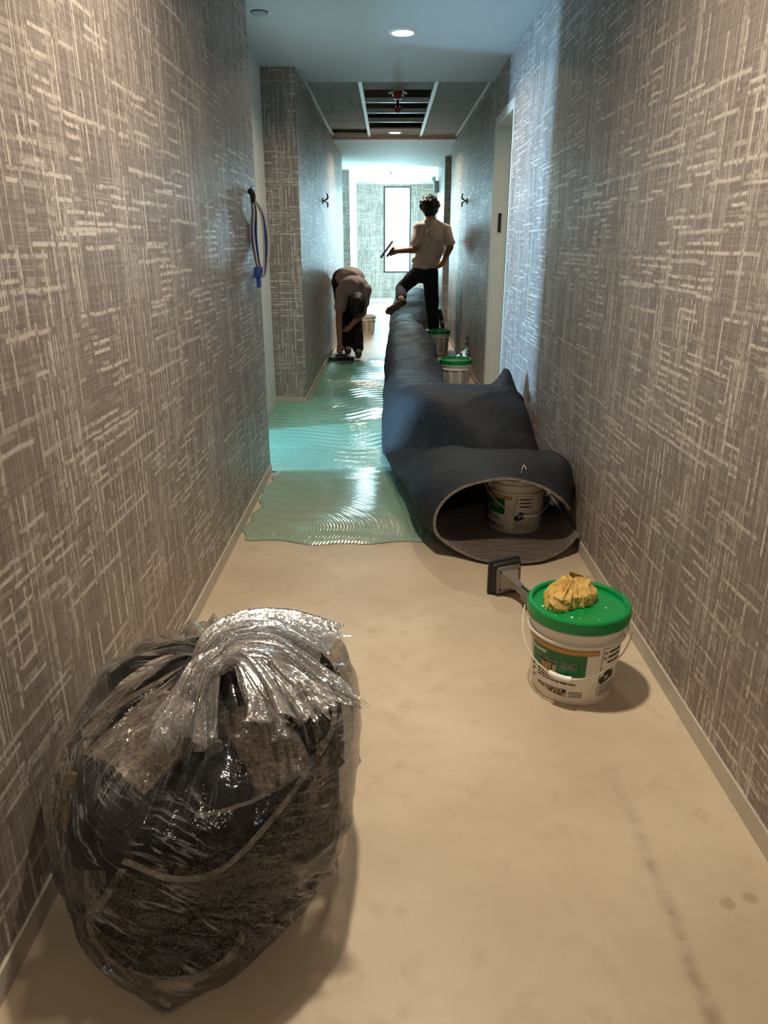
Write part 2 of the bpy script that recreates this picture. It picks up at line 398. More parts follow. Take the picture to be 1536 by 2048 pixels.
# right wall with the doorway
wr = MB().box(XR, 1.0, -3.2, 5.42, 0, ZC).box(XR, 1.0, 5.42, 6.32, 2.13, ZC)
struct('wall_right', wr, M['paper'])
struct('wall_right_middle', MB().box(XR, 1.0, 6.32, 10.6, 0, 3.0).box(XR, 1.0, 5.42, 6.32, ZC, 2.7), M['paper'])
struct('wall_right_recess', MB().box(1.12, 1.3, 10.2, 12.0, 0, ZF), M['paper'])
struct('wall_right_end', MB().box(XR, 1.3, 11.86, 13.5, 0, ZF), M['paper'])
struct('wall_right_window', MB().box(2.5, 2.6, 13.3, 13.95, 0, ZF).box(2.5, 2.6, 15.5, 17.8, 0, ZF).box(2.5, 2.6, 13.95, 15.5, 0, 0.2).box(2.5, 2.6, 13.95, 15.5, 2.35, ZF), M['white_paint'])
struct('wall_right_return', MB().box(1.0, 2.6, 13.3, 13.5, 0, ZF), M['white_paint'])
YE = 17.4
we = MB().box(-1.1, -0.10, YE, YE + 0.16, 0, ZF).box(0.485, 2.6, YE, YE + 0.16, 0, ZF).box(-0.10, 0.485, YE, YE + 0.16, 0, 0.63).box(-0.10, 0.485, YE, YE + 0.16, 2.395, ZF)
struct('wall_end', we, M['paper'])
struct('wall_back', MB().box(-1.1, 1.1, -3.3, -3.2, 0, ZC), M['paper'])
# side room beyond the alcove, its tall window
struct('wall_side_room', MB().box(-4.5, -1.05, 2.6, 2.7, 0, ZC).box(-4.5, -1.05, 6.2, 6.3, 0, ZC), M['white_paint'])
struct('wall_side_window', MB().box(-4.3, -4.2, 2.6, 3.74, 0, ZC).box(-4.3, -4.2, 4.16, 6.3, 0, ZC).box(-4.3, -4.2, 3.74, 4.16, 0, 0.4).box(-4.3, -4.2, 3.74, 4.16, 2.3, ZC), M['white_paint'])
struct('wall_side_return', MB().box(-1.05, XA, 2.6, 3.9, 0, ZC), M['white_paint'])
# room beyond the right-hand doorway
struct('wall_door_room', MB().box(2.3, 2.4, 4.6, 7.3, 0, ZC).box(1.0, 2.4, 4.5, 4.6, 0, ZC).box(1.0, 2.4, 7.3, 7.4, 0, ZC), M['white_paint'])
# plenum over the open ceiling grid
pl = MB().box(-0.9, 1.0, 6.62, 9.97, 2.98, 3.05)
struct('ceiling_plenum', pl, M['dark'])
struct('trim_2', MB().box(-0.95, 1.0, 6.55, 6.622, ZC + 0.001, 3.0), M['dark'])
# unpainted strips along the wall foot
bt = 0.006
for nm, b in (('baseboard_left', (XL, XL + bt, -3.2, 4.10)), ('baseboard_left_middle', (XL, XL + bt, 6.08, 11.8)), ('baseboard_right', (XR - bt, XR, -3.2, 5.36)),
              ('baseboard_right_middle', (XR - bt, XR, 6.36, 10.6)), ('baseboard_left_end', (XL, XL + bt, 13.96, YE))):
    struct(nm, MB().box(b[0], b[1], b[2], b[3], 0, 0.056), M['base'])
struct('baseboard_alcove', MB().box(XA, XL + bt, 6.074, 6.08, 0, 0.05), M['base'])
struct('baseboard_end', MB().box(XL, 2.4, YE - 0.01, YE, 0, 0.07), M['white_paint'])

# windows
def window(name, x0, x1, z0, z1, y, axis='y'):
    r = empty(name); r['kind'] = 'structure'
    fw, d = 0.028, 0.07
    def bx(a0, a1, c0, c1, e=0.0):
        if axis == 'y': return MB().box(a0, a1, y - 0.012 + e, y + d - e, c0, c1)
        return MB().box(y - 0.012 + e, y + d - e, a0, a1, c0, c1)
    for a in ((x0, x0 + fw, z0, z1), (x1 - fw, x1, z0, z1), (x0 + fw, x1 - fw, z0, z0 + fw), (x0 + fw, x1 - fw, z1 - fw, z1)):
        bx(*a).build('window_frame', M['black_metal'], r)
    bx(x0 + fw, x1 - fw, z0 + fw, z1 - fw, 0.035).build('pane', M['glass'], r)
    return r
window('window_1', -0.10, 0.485, 0.63, 2.395, YE)
window('window_2', 13.95, 15.5, 0.2, 2.35, 2.5, 'x')
window('window_3', 3.74, 4.16, 0.4, 2.3, -4.29, 'x')

# right-hand doorway: pressed frame, head, strike plate
dr = empty('door_1', (0, 0, 0)); dr['kind'] = 'structure'
MB().box(XR - 0.004, 0.99, 6.27, 6.32, 0, 2.13).build('jamb', M['frame'], dr)
MB().box(0.90, 0.93, 6.245, 6.27, 0, 2.08).build('door_stop', M['frame'], dr)
MB().box(XR - 0.004, 0.99, 5.42, 5.47, 0, 2.13).build('jamb', M['frame'], dr)
MB().box(0.90, 0.93, 5.47, 5.495, 0, 2.08).build('door_stop', M['frame'], dr)
MB().box(XR - 0.004, 0.99, 5.47, 6.27, 2.08, 2.13).build('head', M['frame'], dr)
MB().box(XR - 0.008, XR, 6.312, 6.328, 0, 2.14).build('casing', M['frame'], dr)
MB().box(XR - 0.008, XR, 5.412, 5.426, 0, 2.14).build('casing', M['frame'], dr)
MB().box(XR - 0.008, XR, 5.426, 6.312, 2.122, 2.14).build('casing', M['frame'], dr)
MB().box(0.862, 0.885, 6.262, 6.27, 1.33, 1.47).build('strike_plate', M['black_metal'], dr)
# alcove doorway lining
da = empty('door_2', (0, 0, 0)); da['kind'] = 'structure'
MB().box(XA - 0.13, XA + 0.012, 5.10, 5.16, 0, 2.12).build('jamb', M['frame'], da)
MB().box(XA - 0.13, XA + 0.012, 4.07, 4.10, 0, 2.12).build('jamb', M['frame'], da)
MB().box(XA - 0.13, XA + 0.012, 4.10, 5.10, 2.06, 2.12).build('head', M['frame'], da)

# suspended ceiling grid: bars and tiles are parts of the ceiling
BX = (-0.232, 0.385)
for bx_ in BX:
    MB().box(bx_ - 0.016, bx_ + 0.016, 6.622, 9.97, ZG - 0.012, ZG + 0.03).build('grid_bar', M['tbar'], ceiling)
for a, b in ((XL, XL + 0.02), (XR - 0.02, XR)):
    MB().box(a, b, 6.622, 9.97, ZG - 0.006, ZG + 0.02).build('wall_angle', M['tbar'], ceiling)
for yy in (7.66, 8.24, 8.83):
    MB().box(BX[0] + 0.016, BX[1] - 0.016, yy - 0.014, yy + 0.014, ZG - 0.01, ZG + 0.03).build('cross_bar', M['tbar'], ceiling)
MB().box(XL + 0.02, BX[0] - 0.016, 9.925, 9.965, ZG - 0.008, ZG + 0.03).build('cross_bar', M['tbar'], ceiling)
def tile(x0, x1, y0, y1):
    MB().rbox(x0 + 0.003, x1 - 0.003, y0 + 0.003, y1 - 0.003, ZG + 0.002, ZG + 0.02, 0.003, 1).build('ceiling_tile', M['tile'], ceiling)
ys = [6.63, 7.06, 7.66, 8.24, 8.83, 9.41, 9.965]
for i in range(6):
    if i < 5: tile(XL + 0.02, BX[0] - 0.016, ys[i], ys[i + 1])
    tile(BX[1] + 0.016, XR - 0.02, ys[i], ys[i + 1])
tile(BX[0] + 0.016, BX[1] - 0.016, 6.63, 7.12)
tile(BX[0] + 0.016, BX[1] - 0.016, 9.39, 9.965)
# services seen through the open bays
for nm, lab, y, z, r in (('conduit', 'thin galvanised conduit crossing above the open ceiling bays', 9.22, 2.56, 0.024), ('sprinkler_pipe', 'dark service pipe running across the open ceiling void', 7.42, 2.64, 0.05),
                         ('duct_pipe', 'grey duct crossing the middle of the open ceiling void', 8.1, 2.72, 0.07)):
    tag(MB().tube([(-0.78, y, z), (0.2, y + 0.01, z), (0.93, y, z)], r, 14).build(nm, M['pipe'] if nm == 'conduit' else M['dark'], None, True), lab, 'pipe')

# ------------------------------------------------------------------ ceiling fittings
def downlight(loc, label, power, vis=True, group='recessed ceiling downlights'):
    r = empty('downlight', loc); tag(r, label, 'light', group)
    MB().lathe([(0.062, -0.001), (0.066, -0.006), (0.086, -0.004), (0.09, 0.0)], 40, False, False).build('trim_ring', M['tbar'], r, True)
    MB().lathe([(0.0005, -0.004), (0.062, -0.003)], 40, False, False).build('lens', M['lamp'], r, True)
    l = bpy.data.lights.new('downlight_lamp', 'AREA'); l.shape = 'DISK'; l.size = 0.12; l.energy = power; l.color = (1.0, 0.86, 0.675); l.spread = math.radians(150)
    lo = bpy.data.objects.new('downlight_lamp', l); C.objects.link(lo); lo.location = (0, 0, -0.01); lo.parent = r
    return r
downlight((0.083, 5.16, ZC), 'recessed downlight in the painted ceiling before the tile grid', 18)
downlight((0.075, 9.69, ZG), 'recessed downlight in the last tile of the open grid', 32)
downlight((0.0, 1.80, ZC), 'recessed downlight above the lidded bucket', 31)
downlight((0.05, -1.3, ZC), 'recessed downlight behind the photographer', 16)

r = empty('ceiling_sprinkler', (0.076, 7.1, ZG)); tag(r, 'red sprinkler head with white wing tabs hanging in the ceiling grid', 'sprinkler')
MB().lathe([(0.001, -0.006), (0.05, -0.006), (0.062, 0.0)], 32, False, False).build('cover_plate', M['tile'], r, True)
for sx in (-1, 1):
    MB().lathe([(0.001, -0.018), (0.022, -0.015), (0.024, -0.008), (0.001, -0.004)], 18, False, False, Matrix.Translation((sx * 0.062, -0.01, -0.012)) @ Matrix.Rotation(sx * 0.4, 4, 'Y')).build('wing_tab', M['tbar'], r, True)
    MB().rbox(sx * 0.042 - 0.008, sx * 0.042 + 0.008, -0.02, 0.0, -0.05, -0.022, 0.003, 1).build('clip', M['tbar'], r, True)
MB().rbox(-0.036, 0.036, -0.03, 0.03, -0.07, -0.012, 0.006).build('body', M['red'], r, True)
MB().lathe([(0.001, -0.08), (0.024, -0.078), (0.024, -0.07), (0.001, -0.07)], 24, False, False).build('collar', M['tbar'], r, True)
MB().lathe([(0.013, -0.13), (0.013, -0.078)], 16).build('stem', M['dark'], r, True)
for sx in (-1, 1): MB().lathe([(0.001, -0.14), (0.009, -0.132), (0.001, -0.12)], 12, False, False, Matrix.Translation((sx * 0.017, -0.012, 0))).build('link', M['tbar'], r, True)
MB().lathe([(0.001, -0.178), (0.012, -0.17), (0.026, -0.15), (0.028, -0.14), (0.01, -0.128)], 20, False, True).build('deflector', M['red'], r, True)

r = empty('sprinkler_cover', (-0.71, 4.735, ZC)); tag(r, 'round flush sprinkler cover on the ceiling over the alcove', 'sprinkler')
MB().lathe([(0.001, -0.014), (0.048, -0.012), (0.05, -0.006)], 32, False, False).build('disc', M['tile'], r, True)
MB().lathe([(0.05, -0.001), (0.064, -0.005), (0.068, 0.0)], 32, False, False).build('ring', M['tbar'], r, True)
r = empty('smoke_detector', (0.06, 14.2, ZF)); tag(r, 'round smoke detector on the bright ceiling at the corridor end', 'detector')
MB().lathe([(0.001, -0.02), (0.10, -0.016), (0.11, 0.0)], 32, False, False).build('base', M['tbar'], r, True)
MB().lathe([(0.001, -0.065), (0.03, -0.062), (0.045, -0.03), (0.05, -0.018)], 32, False, False).build('cap', M['beige'], r, True)
r = empty('emergency_light', (XR - 0.0, 13.35, 2.12)); tag(r, 'white emergency light on the wall corner near the end window', 'light')
MB().rbox(-0.075, 0.0, -0.13, 0.13, -0.09, 0.09, 0.015).build('housing', M['tile'], r, True)
for sy in (-1, 1): MB().lathe([(0.001, -0.03), (0.04, -0.03), (0.045, 0.0), (0.03, 0.03)], 20, False, True, Matrix.Translation((-0.08, sy * 0.08, 0.115)) @ Matrix.Rotation(-PI / 2, 4, 'Y')).build('lamp_head', M['tbar'], r, True)

# ------------------------------------------------------------------ wall wiring
def sconce_wires(x, y, z, s, label):
    r = empty('sconce_wiring', (x, y, z)); tag(r, label, 'wires', 'wires for missing wall sconces')
    MB().lathe([(0.03, 0.0), (0.032, 0.006), (0.01, 0.007)], 20, True, True, Matrix.Rotation(-s * PI / 2, 4, 'Y')).build('outlet_hole', M['dark'], r, True)
    for k, (dy, dz, mt) in enumerate(((0.03, 0.045, 'rubber'), (-0.02, 0.06, 'rubber'), (0.0, -0.05, 'red'), (0.025, -0.03, 'wire'))):
        MB().tube(crom([(0, 0, 0), (-s * 0.03, dy * .3, dz * .2), (-s * 0.055, dy * .8, dz * .6), (-s * 0.05, dy, dz)], 12), 0.0045, 6).build('wire', M[mt], r, True)
        MB().lathe([(0.004, -0.012), (0.009, 0.01)], 8, True, True, Matrix.Translation((-s * 0.05, dy, dz))).build('wire_nut', M['red' if mt == 'red' else 'rubber'], r, True)
sconce_wires(XL, 8.24, 1.656, -1, 'loose sconce wires on the left wall above the bending worker')
sconce_wires(XR, 8.414, 1.664, 1, 'loose black and red sconce wires on the wall beside the standing worker')

r = empty('cable_bundle', (XL, 3.87, 1.09)); tag(r, 'long looped cable bundle bound with blue tape hanging near the alcove edge', 'cable')
for k in range(7):
    o_ = (k - 3) * 0.008; wd = 0.024 + 0.009 * (k % 3); c_ = 0.046
    pts = [(0.012, 0.0, 0.375), (c_ - wd * .7, o_, 0.31), (c_ - wd, o_ * 1.5, 0.20), (c_ - wd * .6, o_, 0.07), (c_ + .004, o_, 0.005),
           (c_ + wd * .7, o_, 0.06), (c_ + wd, o_ * 1.5, 0.17), (c_ + wd * .6, o_, 0.29), (0.016, 0.005, 0.372)]
    MB().tube(crom(pts, 44), 0.005, 6).build('cable_loop', M[('wire', 'blue_tape', 'wire', 'blue_tape', 'copper', 'wire', 'rubber')[k]], r, True)
MB().tube(crom([(0.006, -0.01, 0.40), (0.022, -0.012, 0.385), (0.026, -0.012, 0.36), (0.022, -0.012, 0.325)], 10), [0.008, 0.014, 0.015, 0.014, 0.013, 0.012, 0.01, 0.009, 0.007, 0.005], 10).build('top_tape', M['rubber'], r, True)
MB().rbox(0.012, 0.05, -0.045, 0.05, -0.005, 0.05, 0.012).build('bottom_tape', M['blue_tape'], r, True)
MB().rbox(0.022, 0.04, -0.03, 0.02, -0.05, 0.0, 0.004).build('tape_tail', M['blue_tape'], r, True)
tag(MB().rbox(XL, XL + 0.002, 3.955, 4.0, 1.475, 1.515, 0.0008, 1).build('tape_tab', M['blue_tape']), 'small square of pale blue tape above the cable bundle', 'tape')

# ------------------------------------------------------------------ adhesive spread
def adhesive():
    x0, x1, y0, y1 = -0.925, 0.40, 2.93, 8.52
    nx, ny = 190, 900
    X = np.linspace(x0, x1, nx); Y = np.linspace(y0, y1, ny)
    gx, gy = np.meshgrid(X, Y)
    rng = np.random.RandomState(3)
    front = 3.03 + 0.02 * np.sin(gx * 9 + 1) + 0.012 * np.sin(gx * 23) - 0.05 * (gx + 0.3) + 0.55 * np.clip(gx - 0.05, 0, 1) ** 2 * 4
    left = np.where((gy > 4.105) & (gy < 6.072), XA + 0.002, XL + 0.016 + 0.012 * np.sin(gy * 13) + 0.01 * np.sin(gy * 31))
    left = np.where(gy > 6.072, XL + 0.012, left)
    back = 8.36 + 0.06 * np.sin(gx * 14) + np.where(gx > -0.2, 0.12, 0.0)
    inside = (gy > front) & (gx > left) & (gy < back)
    # trowel strokes: overlapping arcs, each about a forearm wide
    h = np.zeros_like(gx); ph = np.zeros_like(gx)
    # arc centres walk along the corridor; alternate sides
    cyc = 0.42
    k = np.floor((gy - y0) / cyc)
    cx = np.where(k % 2 == 0, -1.1, 0.9); cy = y0 + k * cyc + np.where(k % 2 == 0, -0.5, -0.7)
    rad = np.sqrt((gx - cx) ** 2 + ((gy - cy)) ** 2)
    far = 1 / (1 + np.exp(-(gy - 4.7) * 4))
    swirl = np.sqrt((gx + 0.75 + 0.05 * np.sin(gy * 7)) ** 2 + ((gy - 3.0 + 0.06 * np.sin(gx * 5)) * 1.1) ** 2)
    ph = np.where(gy < 3.95, swirl, rad)
    big = np.sin(2 * PI * (gy + 0.16 * np.sin(gx * 3.4 + gy * .6) + 0.05 * np.sin(gx * 9 + gy * 2)) / 0.105 + 1.3 * np.sin(gy * 2.7)) 
    amp = (0.0012 + 0.0028 * far) * (0.55 + 0.45 * np.sin(gx * 5 + gy * 3.1))
    h = 0.0065 + amp * big + 0.0011 * np.sin(2 * PI * ph / 0.04) * (1 - 0.5 * far) * (0.5 + 0.5 * np.sin(gx * 6.1 + 1.7 * np.sin(gy * 4)))
    h += 0.004 * np.exp(-((gx - left) / 0.03) ** 2)
    edge = np.clip(np.minimum(np.minimum(gy - front, gx - left), back - gy) / 0.03, 0, 1)
    h = 0.001 + h * (0.25 + 0.75 * edge)
    thick = np.clip(0.25 + 0.75 / (1 + np.exp(-(gy - 4.2) * 2.2)) + 0.15 * np.sin(gx * 6 + gy * 4) * 0.6, 0, 1)
    idx = -np.ones(gx.shape, int); idx[inside] = np.arange(inside.sum())
    v = np.stack([gx[inside], gy[inside], h[inside]], 1)
    a, b, c, d = idx[:-1, :-1], idx[:-1, 1:], idx[1:, 1:], idx[1:, :-1]
    ok = (a >= 0) & (b >= 0) & (c >= 0) & (d >= 0)
    f = np.stack([a[ok], b[ok], c[ok], d[ok]], 1)
    me = bpy.data.meshes.new('adhesive_spread'); me.from_pydata(v.tolist(), [], f.tolist()); me.update()
    me.polygons.foreach_set('use_smooth', [True] * len(me.polygons))
    for nm, arr in (('thick', thick), ('phase', ph)):
        at = me.attributes.new(nm, 'FLOAT', 'POINT'); at.data.foreach_set('value', arr[inside].astype(np.float32))
    me.materials.append(M['adh'])
    o = bpy.data.objects.new('adhesive_spread', me); C.objects.link(o)
    tag(o, 'wet green carpet adhesive troweled in ridges over the floor', 'adhesive', kind='stuff')
adhesive()

# ------------------------------------------------------------------ buckets
def text_mesh(body, size, bold=0.0, shear=0.0):
    cu = bpy.data.curves.new('lettering', 'FONT'); cu.body = body; cu.size = size; cu.align_x = 'LEFT'; cu.offset = bold; cu.shear = shear; cu.resolution_u = 3
    o = bpy.data.objects.new('lettering', cu); C.objects.link(o)
    dg = bpy.context.evaluated_depsgraph_get(); dg.update()
    me = bpy.data.meshes.new_from_object(o.evaluated_get(dg))
    vs = [p.co[:] for p in me.vertices]; fs = [tuple(p.vertices) for p in me.polygons]
    bpy.data.objects.remove(o); bpy.data.curves.remove(cu); bpy.data.meshes.remove(me)
    return vs, fs

BH = 0.262; R0, R1 = 0.118, 0.137
def brad(z): return R0 + (R1 - R0) * z / BH
def wrap(mb, a, z, eps):
    rr = brad(z) + eps
    return (rr * math.sin(a), -rr * math.cos(a), z)
def patch(a0, a1, z0, z1, eps, na=20, z1b=None):
    m = MB()
    z1b = z1 if z1b is None else z1b
    n2 = 2
    def fn(i, j):
        a = a0 + (a1 - a0) * i / (na - 1); zt = z1 + (z1b - z1) * i / (na - 1)
        return wrap(m, a, z0 + (zt - z0) * j / (n2 - 1), eps)
    return m.grid(na, n2, fn)
def bent_text(body, size, a, z, eps, bold=0.0, shear=0.0):
    vs, fs = text_mesh(body, size, bold, shear)
    return MB().add([wrap(None, a + p[0] / 0.13, z + p[1], eps) for p in vs], fs)
D = math.radians
TXT = {}
def bucket(loc, rz, label, lid=True, print_='full', bail='down', bail_dir=0.0, tilt=None):
    r = empty('bucket', loc, rz); tag(r, label, 'bucket', 'white adhesive buckets')
    t = 0.004
    prof = [(0.001, 0.004), (R0 - 0.008, 0.004), (R0 - 0.004, 0.0), (R0, 0.006), (brad(0.196), 0.196), (brad(0.2) + 0.0085, 0.197), (brad(0.2) + 0.009, 0.2035), (brad(0.206), 0.207),
            (brad(0.232), 0.232), (brad(0.235) + 0.009, 0.234), (brad(0.24) + 0.009, 0.24), (brad(0.245) + 0.004, 0.243), (brad(0.25) + 0.006, 0.248), (brad(0.26) + 0.006, 0.262), (brad(0.26) - 0.002, 0.264), (brad(0.26) - t, 0.26), (R0 - t, 0.012), (0.001, 0.010)]
    MB().lathe(prof, 64, False, False).build('pail', M['pail'], r, True, 30)
    if lid:
        R = 0.1465
        lp = [(brad(.25) + 0.007, 0.244), (R - 0.002, 0.244), (R, 0.247), (R, 0.276), (R - 0.004, 0.281), (R - 0.012, 0.282), (R - 0.016, 0.277), (R - 0.017, 0.268), (R - 0.03, 0.266), (0.03, 0.266), (0.001, 0.266)]
        ld = MB().lathe(lp, 64, False, False).build('lid', M['green'], r, True, 30)
        for k, (dx, dy, dr) in enumerate(((-.075, -.075, .004), (-.060, -.085, .003), (.020, -.085, .0045), (.040, -.078, .002), (-.020, -.105, .0025), (.07, .03, .003), (.085, -.05, .002))):
            MB().lathe([(0.001, 0.2675), (dr * .7, 0.2675), (dr, 0.266)], 10, False, False, Matrix.Translation((dx, dy, 0))).build('adhesive_drip', M['lblwhite'], ld, True)
    e = 0.0008
    if print_ in ('full', 'front', 'side'):
        lb = patch(D(-40), D(40), 0.098, 0.180, e).build('label', M['lblgreen'], r)
        patch(D(-54), D(55), 0.171, 0.188, e * 2).build('gold_band', M['gold'], lb)
        patch(D(-52), D(54), 0.1785, 0.1800, e * 2.6).build('band_line', M['lblwhite'], lb)
        # round mark beside the maker's name
        mk = MB()
        for q in range(18):
            a = 2 * PI * q / 18; b = 2 * PI * (q + 1) / 18
            mk.add([wrap(None, D(-34) + 0.0062 * c_ * math.cos(g) / 0.13, 0.158 + 0.0062 * c_ * math.sin(g), e * 2.2) for c_, g in ((1, a), (1, b), (0.72, b), (0.72, a))], [(0, 1, 2, 3)])
        for q in range(3):
            mk.add([wrap(None, D(-34) + gx / 0.13, 0.158 + gy, e * 2.2) for gx, gy in ((-0.004, -0.003 + q * 0.0027), (0.004, -0.003 + q * 0.0027), (0.004, -0.0018 + q * 0.0027), (-0.004, -0.0018 + q * 0.0027))], [(0, 1, 2, 3)])
        mk.build('maker_mark', M['lblwhite'], lb)
        bent_text('MAPEI', 0.0145, D(-30), 0.153, e * 2.4, 0.0005, 0.25).build('maker_lettering', M['lblwhite'], lb)
        bent_text('Ultrabond', 0.0175, D(-29), 0.1265, e * 2.0, 0.0021).build('name_outline', M['lblwhite'], lb)
        bent_text('Ultrabond', 0.0175, D(-29), 0.1265, e * 3.2, 0.0008).build('name_lettering', M['ink'], lb)
        bent_text('ECO', 0.0205, D(9), 0.1265, e * 2.0, 0.0021, 0.2).build('name_outline', M['lblwhite'], lb)
        bent_text('ECO', 0.0205, D(9), 0.1265, e * 3.2, 0.0008, 0.2).build('name_lettering', M['ink'], lb)
        bent_text('811', 0.034, D(-19), 0.1005, e * 2.0, 0.0030).build('number_outline', M['lblwhite'], lb)
        bent_text('811', 0.034, D(-19), 0.1005, e * 4.0, 0.0017).build('number_lettering', M['gold'], lb)
        # illegible small print: rows of word-length dashes
        rnd = random.Random(4)
        for row, (z, a1) in enumerate(((0.090, -4), (0.080, 24), (0.070, 30))):
            m = MB(); a = -27.0
            while a < a1:
                wl = rnd.uniform(4, 10); q = patch(D(a), D(min(a + wl, a1 + 2)), z, z + 0.0042, e, 4); m.add(q.v, q.f); a += wl + 1.6
            m.build('small_print', M['ink'], r)
        for z in (0.088, 0.070, 0.048):
            patch(D(-40), D(-36), z, z + 0.009, e, 4).build('symbol', M['ink'], r)
        cols = ['red', 'gold', 'lblgreen', 'blue_tape', 'ink', 'cloth', 'shirt_b']
        for q in range(16):
            a = -27 + q * 2.8; hgt = 0.008 + 0.018 * q / 16
            for lv in range(2):
                patch(D(a), D(a + 2.8), 0.026 + lv * hgt / 2 + 0.012 * (1 - q / 16), 0.026 + (lv + 1) * hgt / 2 + 0.012 * (1 - q / 16), e, 3).build('picture_patch', M[cols[rnd.randrange(7)]], r)
        for z in (0.030, 0.037, 0.044): patch(D(21), D(39), z, z + 0.003, e, 6).build('small_print', M['ink_grey'], r)
    # framed side panel with a black picture and fine print
    A0, A1 = D(60), D(96)
    fr = MB()
    for q in (patch(A0, A0 + 0.012, 0.03, 0.19, e, 3), patch(A1 - 0.012, A1, 0.03, 0.19, e, 3), patch(A0, A1, 0.03, 0.0315, e, 8), patch(A0, A1, 0.1885, 0.19, e, 8)): fr.add(q.v, q.f)
    sp = fr.build('side_panel', M['ink'], r)
    for z in (0.172, 0.155, 0.138): patch(A0 + 0.17, A1 - 0.05, z, z + 0.006, e, 6).build('small_print', M['ink'], sp)
    for z in (0.17, 0.152): patch(A0 + 0.05, A0 + 0.12, z, z + 0.008, e, 4).build('symbol', M['ink_grey'], sp)
    rnd = random.Random(11)
    for q in range(9):
        a = A0 + 0.06 + rnd.random() * 0.36; z = 0.082 + rnd.random() * 0.035; s = 0.006 + rnd.random() * 0.009
        m = MB(); m.add([wrap(None, a + s * math.cos(g) / 0.13, z + s * (0.7 + rnd.random() * 0.6) * math.sin(g), e) for g in np.linspace(0, 2 * PI, 9)[:-1]], [tuple(range(8))])
        m.build('picture_patch', M['ink' if q < 7 else 'lblwhite'], sp)
    for z in (0.066, 0.058, 0.050, 0.043, 0.037): patch(A0 + 0.05, A1 - 0.06, z, z + 0.0028, e, 6).build('small_print', M['ink_grey'], sp)
    # text columns round the back
    for c0 in (125, 160, 195, 230):
        fq = MB()
        for z in np.arange(0.04, 0.17, 0.0095): q = patch(D(c0), D(c0 + 24), z, z + 0.004, e, 5); fq.add(q.v, q.f)
        fq.build('text_column', M['ink_grey'], r)
        patch(D(c0), D(c0 + 18), 0.178, 0.186, e, 5).build('column_heading', M['ink'], r)
    # bail: two ears, a wire and a grip sleeve
    if bail:
        bd = bail_dir
        for s in (-1, 1):
            a = bd + s * PI / 2
            MB().rbox(-0.012, 0.012, -0.008, 0.004, -0.012, 0.012, 0.003, 1).xf(Matrix.Translation(wrap(None, a, 0.226, 0.004)) @ Matrix.Rotation(a, 4, 'Z')).build('ear', M['pail'], r, True)
        pts = []
        for k in range(41):
            p = -PI / 2 + PI * k / 40
            if bail == 'down': z = 0.226 - 0.122 * math.cos(p) ** 0.8 * (1 + 0.08 * math.sin(p + .6)); rr = 0.013 + 0.012 * abs(math.sin(p)) ** 2
            else: z = 0.226 + 0.11 * math.cos(p); rr = 0.012
            pts.append(wrap(None, bd + p, z, rr) if bail == 'down' else Vector((0.15 * math.sin(bd + p) , -0.15 * math.cos(bd + p) * 0.55, z)))
        MB().tube(pts, 0.0022, 6).build('bail_wire', M['wire'], r, True)
        gp = pts[17:24] if bail == 'down' else pts[18:23]
        MB().tube(gp, 0.0085, 10).build('grip', M['lblwhite'], r, True)
    return r

bucket((0.553, 1.925, 0), D(-39), 'white bucket with green lid holding a yellow cloth, nearest the camera', bail_dir=D(10))
bucket((0.585, 3.20, 0.016), D(-72), 'white open bucket standing inside the mouth of the rolled carpet', lid=False, bail_dir=D(90))
bucket((0.60, 6.66, 0), D(150), 'green-lidded bucket behind the raised carpet fold, beside the door frame', bail_dir=D(0))
bucket((0.592, 9.0, 0), D(168), 'green-lidded bucket at the standing worker\'s right foot', bail_dir=D(0))
bucket((-0.325, 11.1, 0), D(140), 'open bucket on the bare floor behind the bending worker', lid=False, bail_dir=D(40))

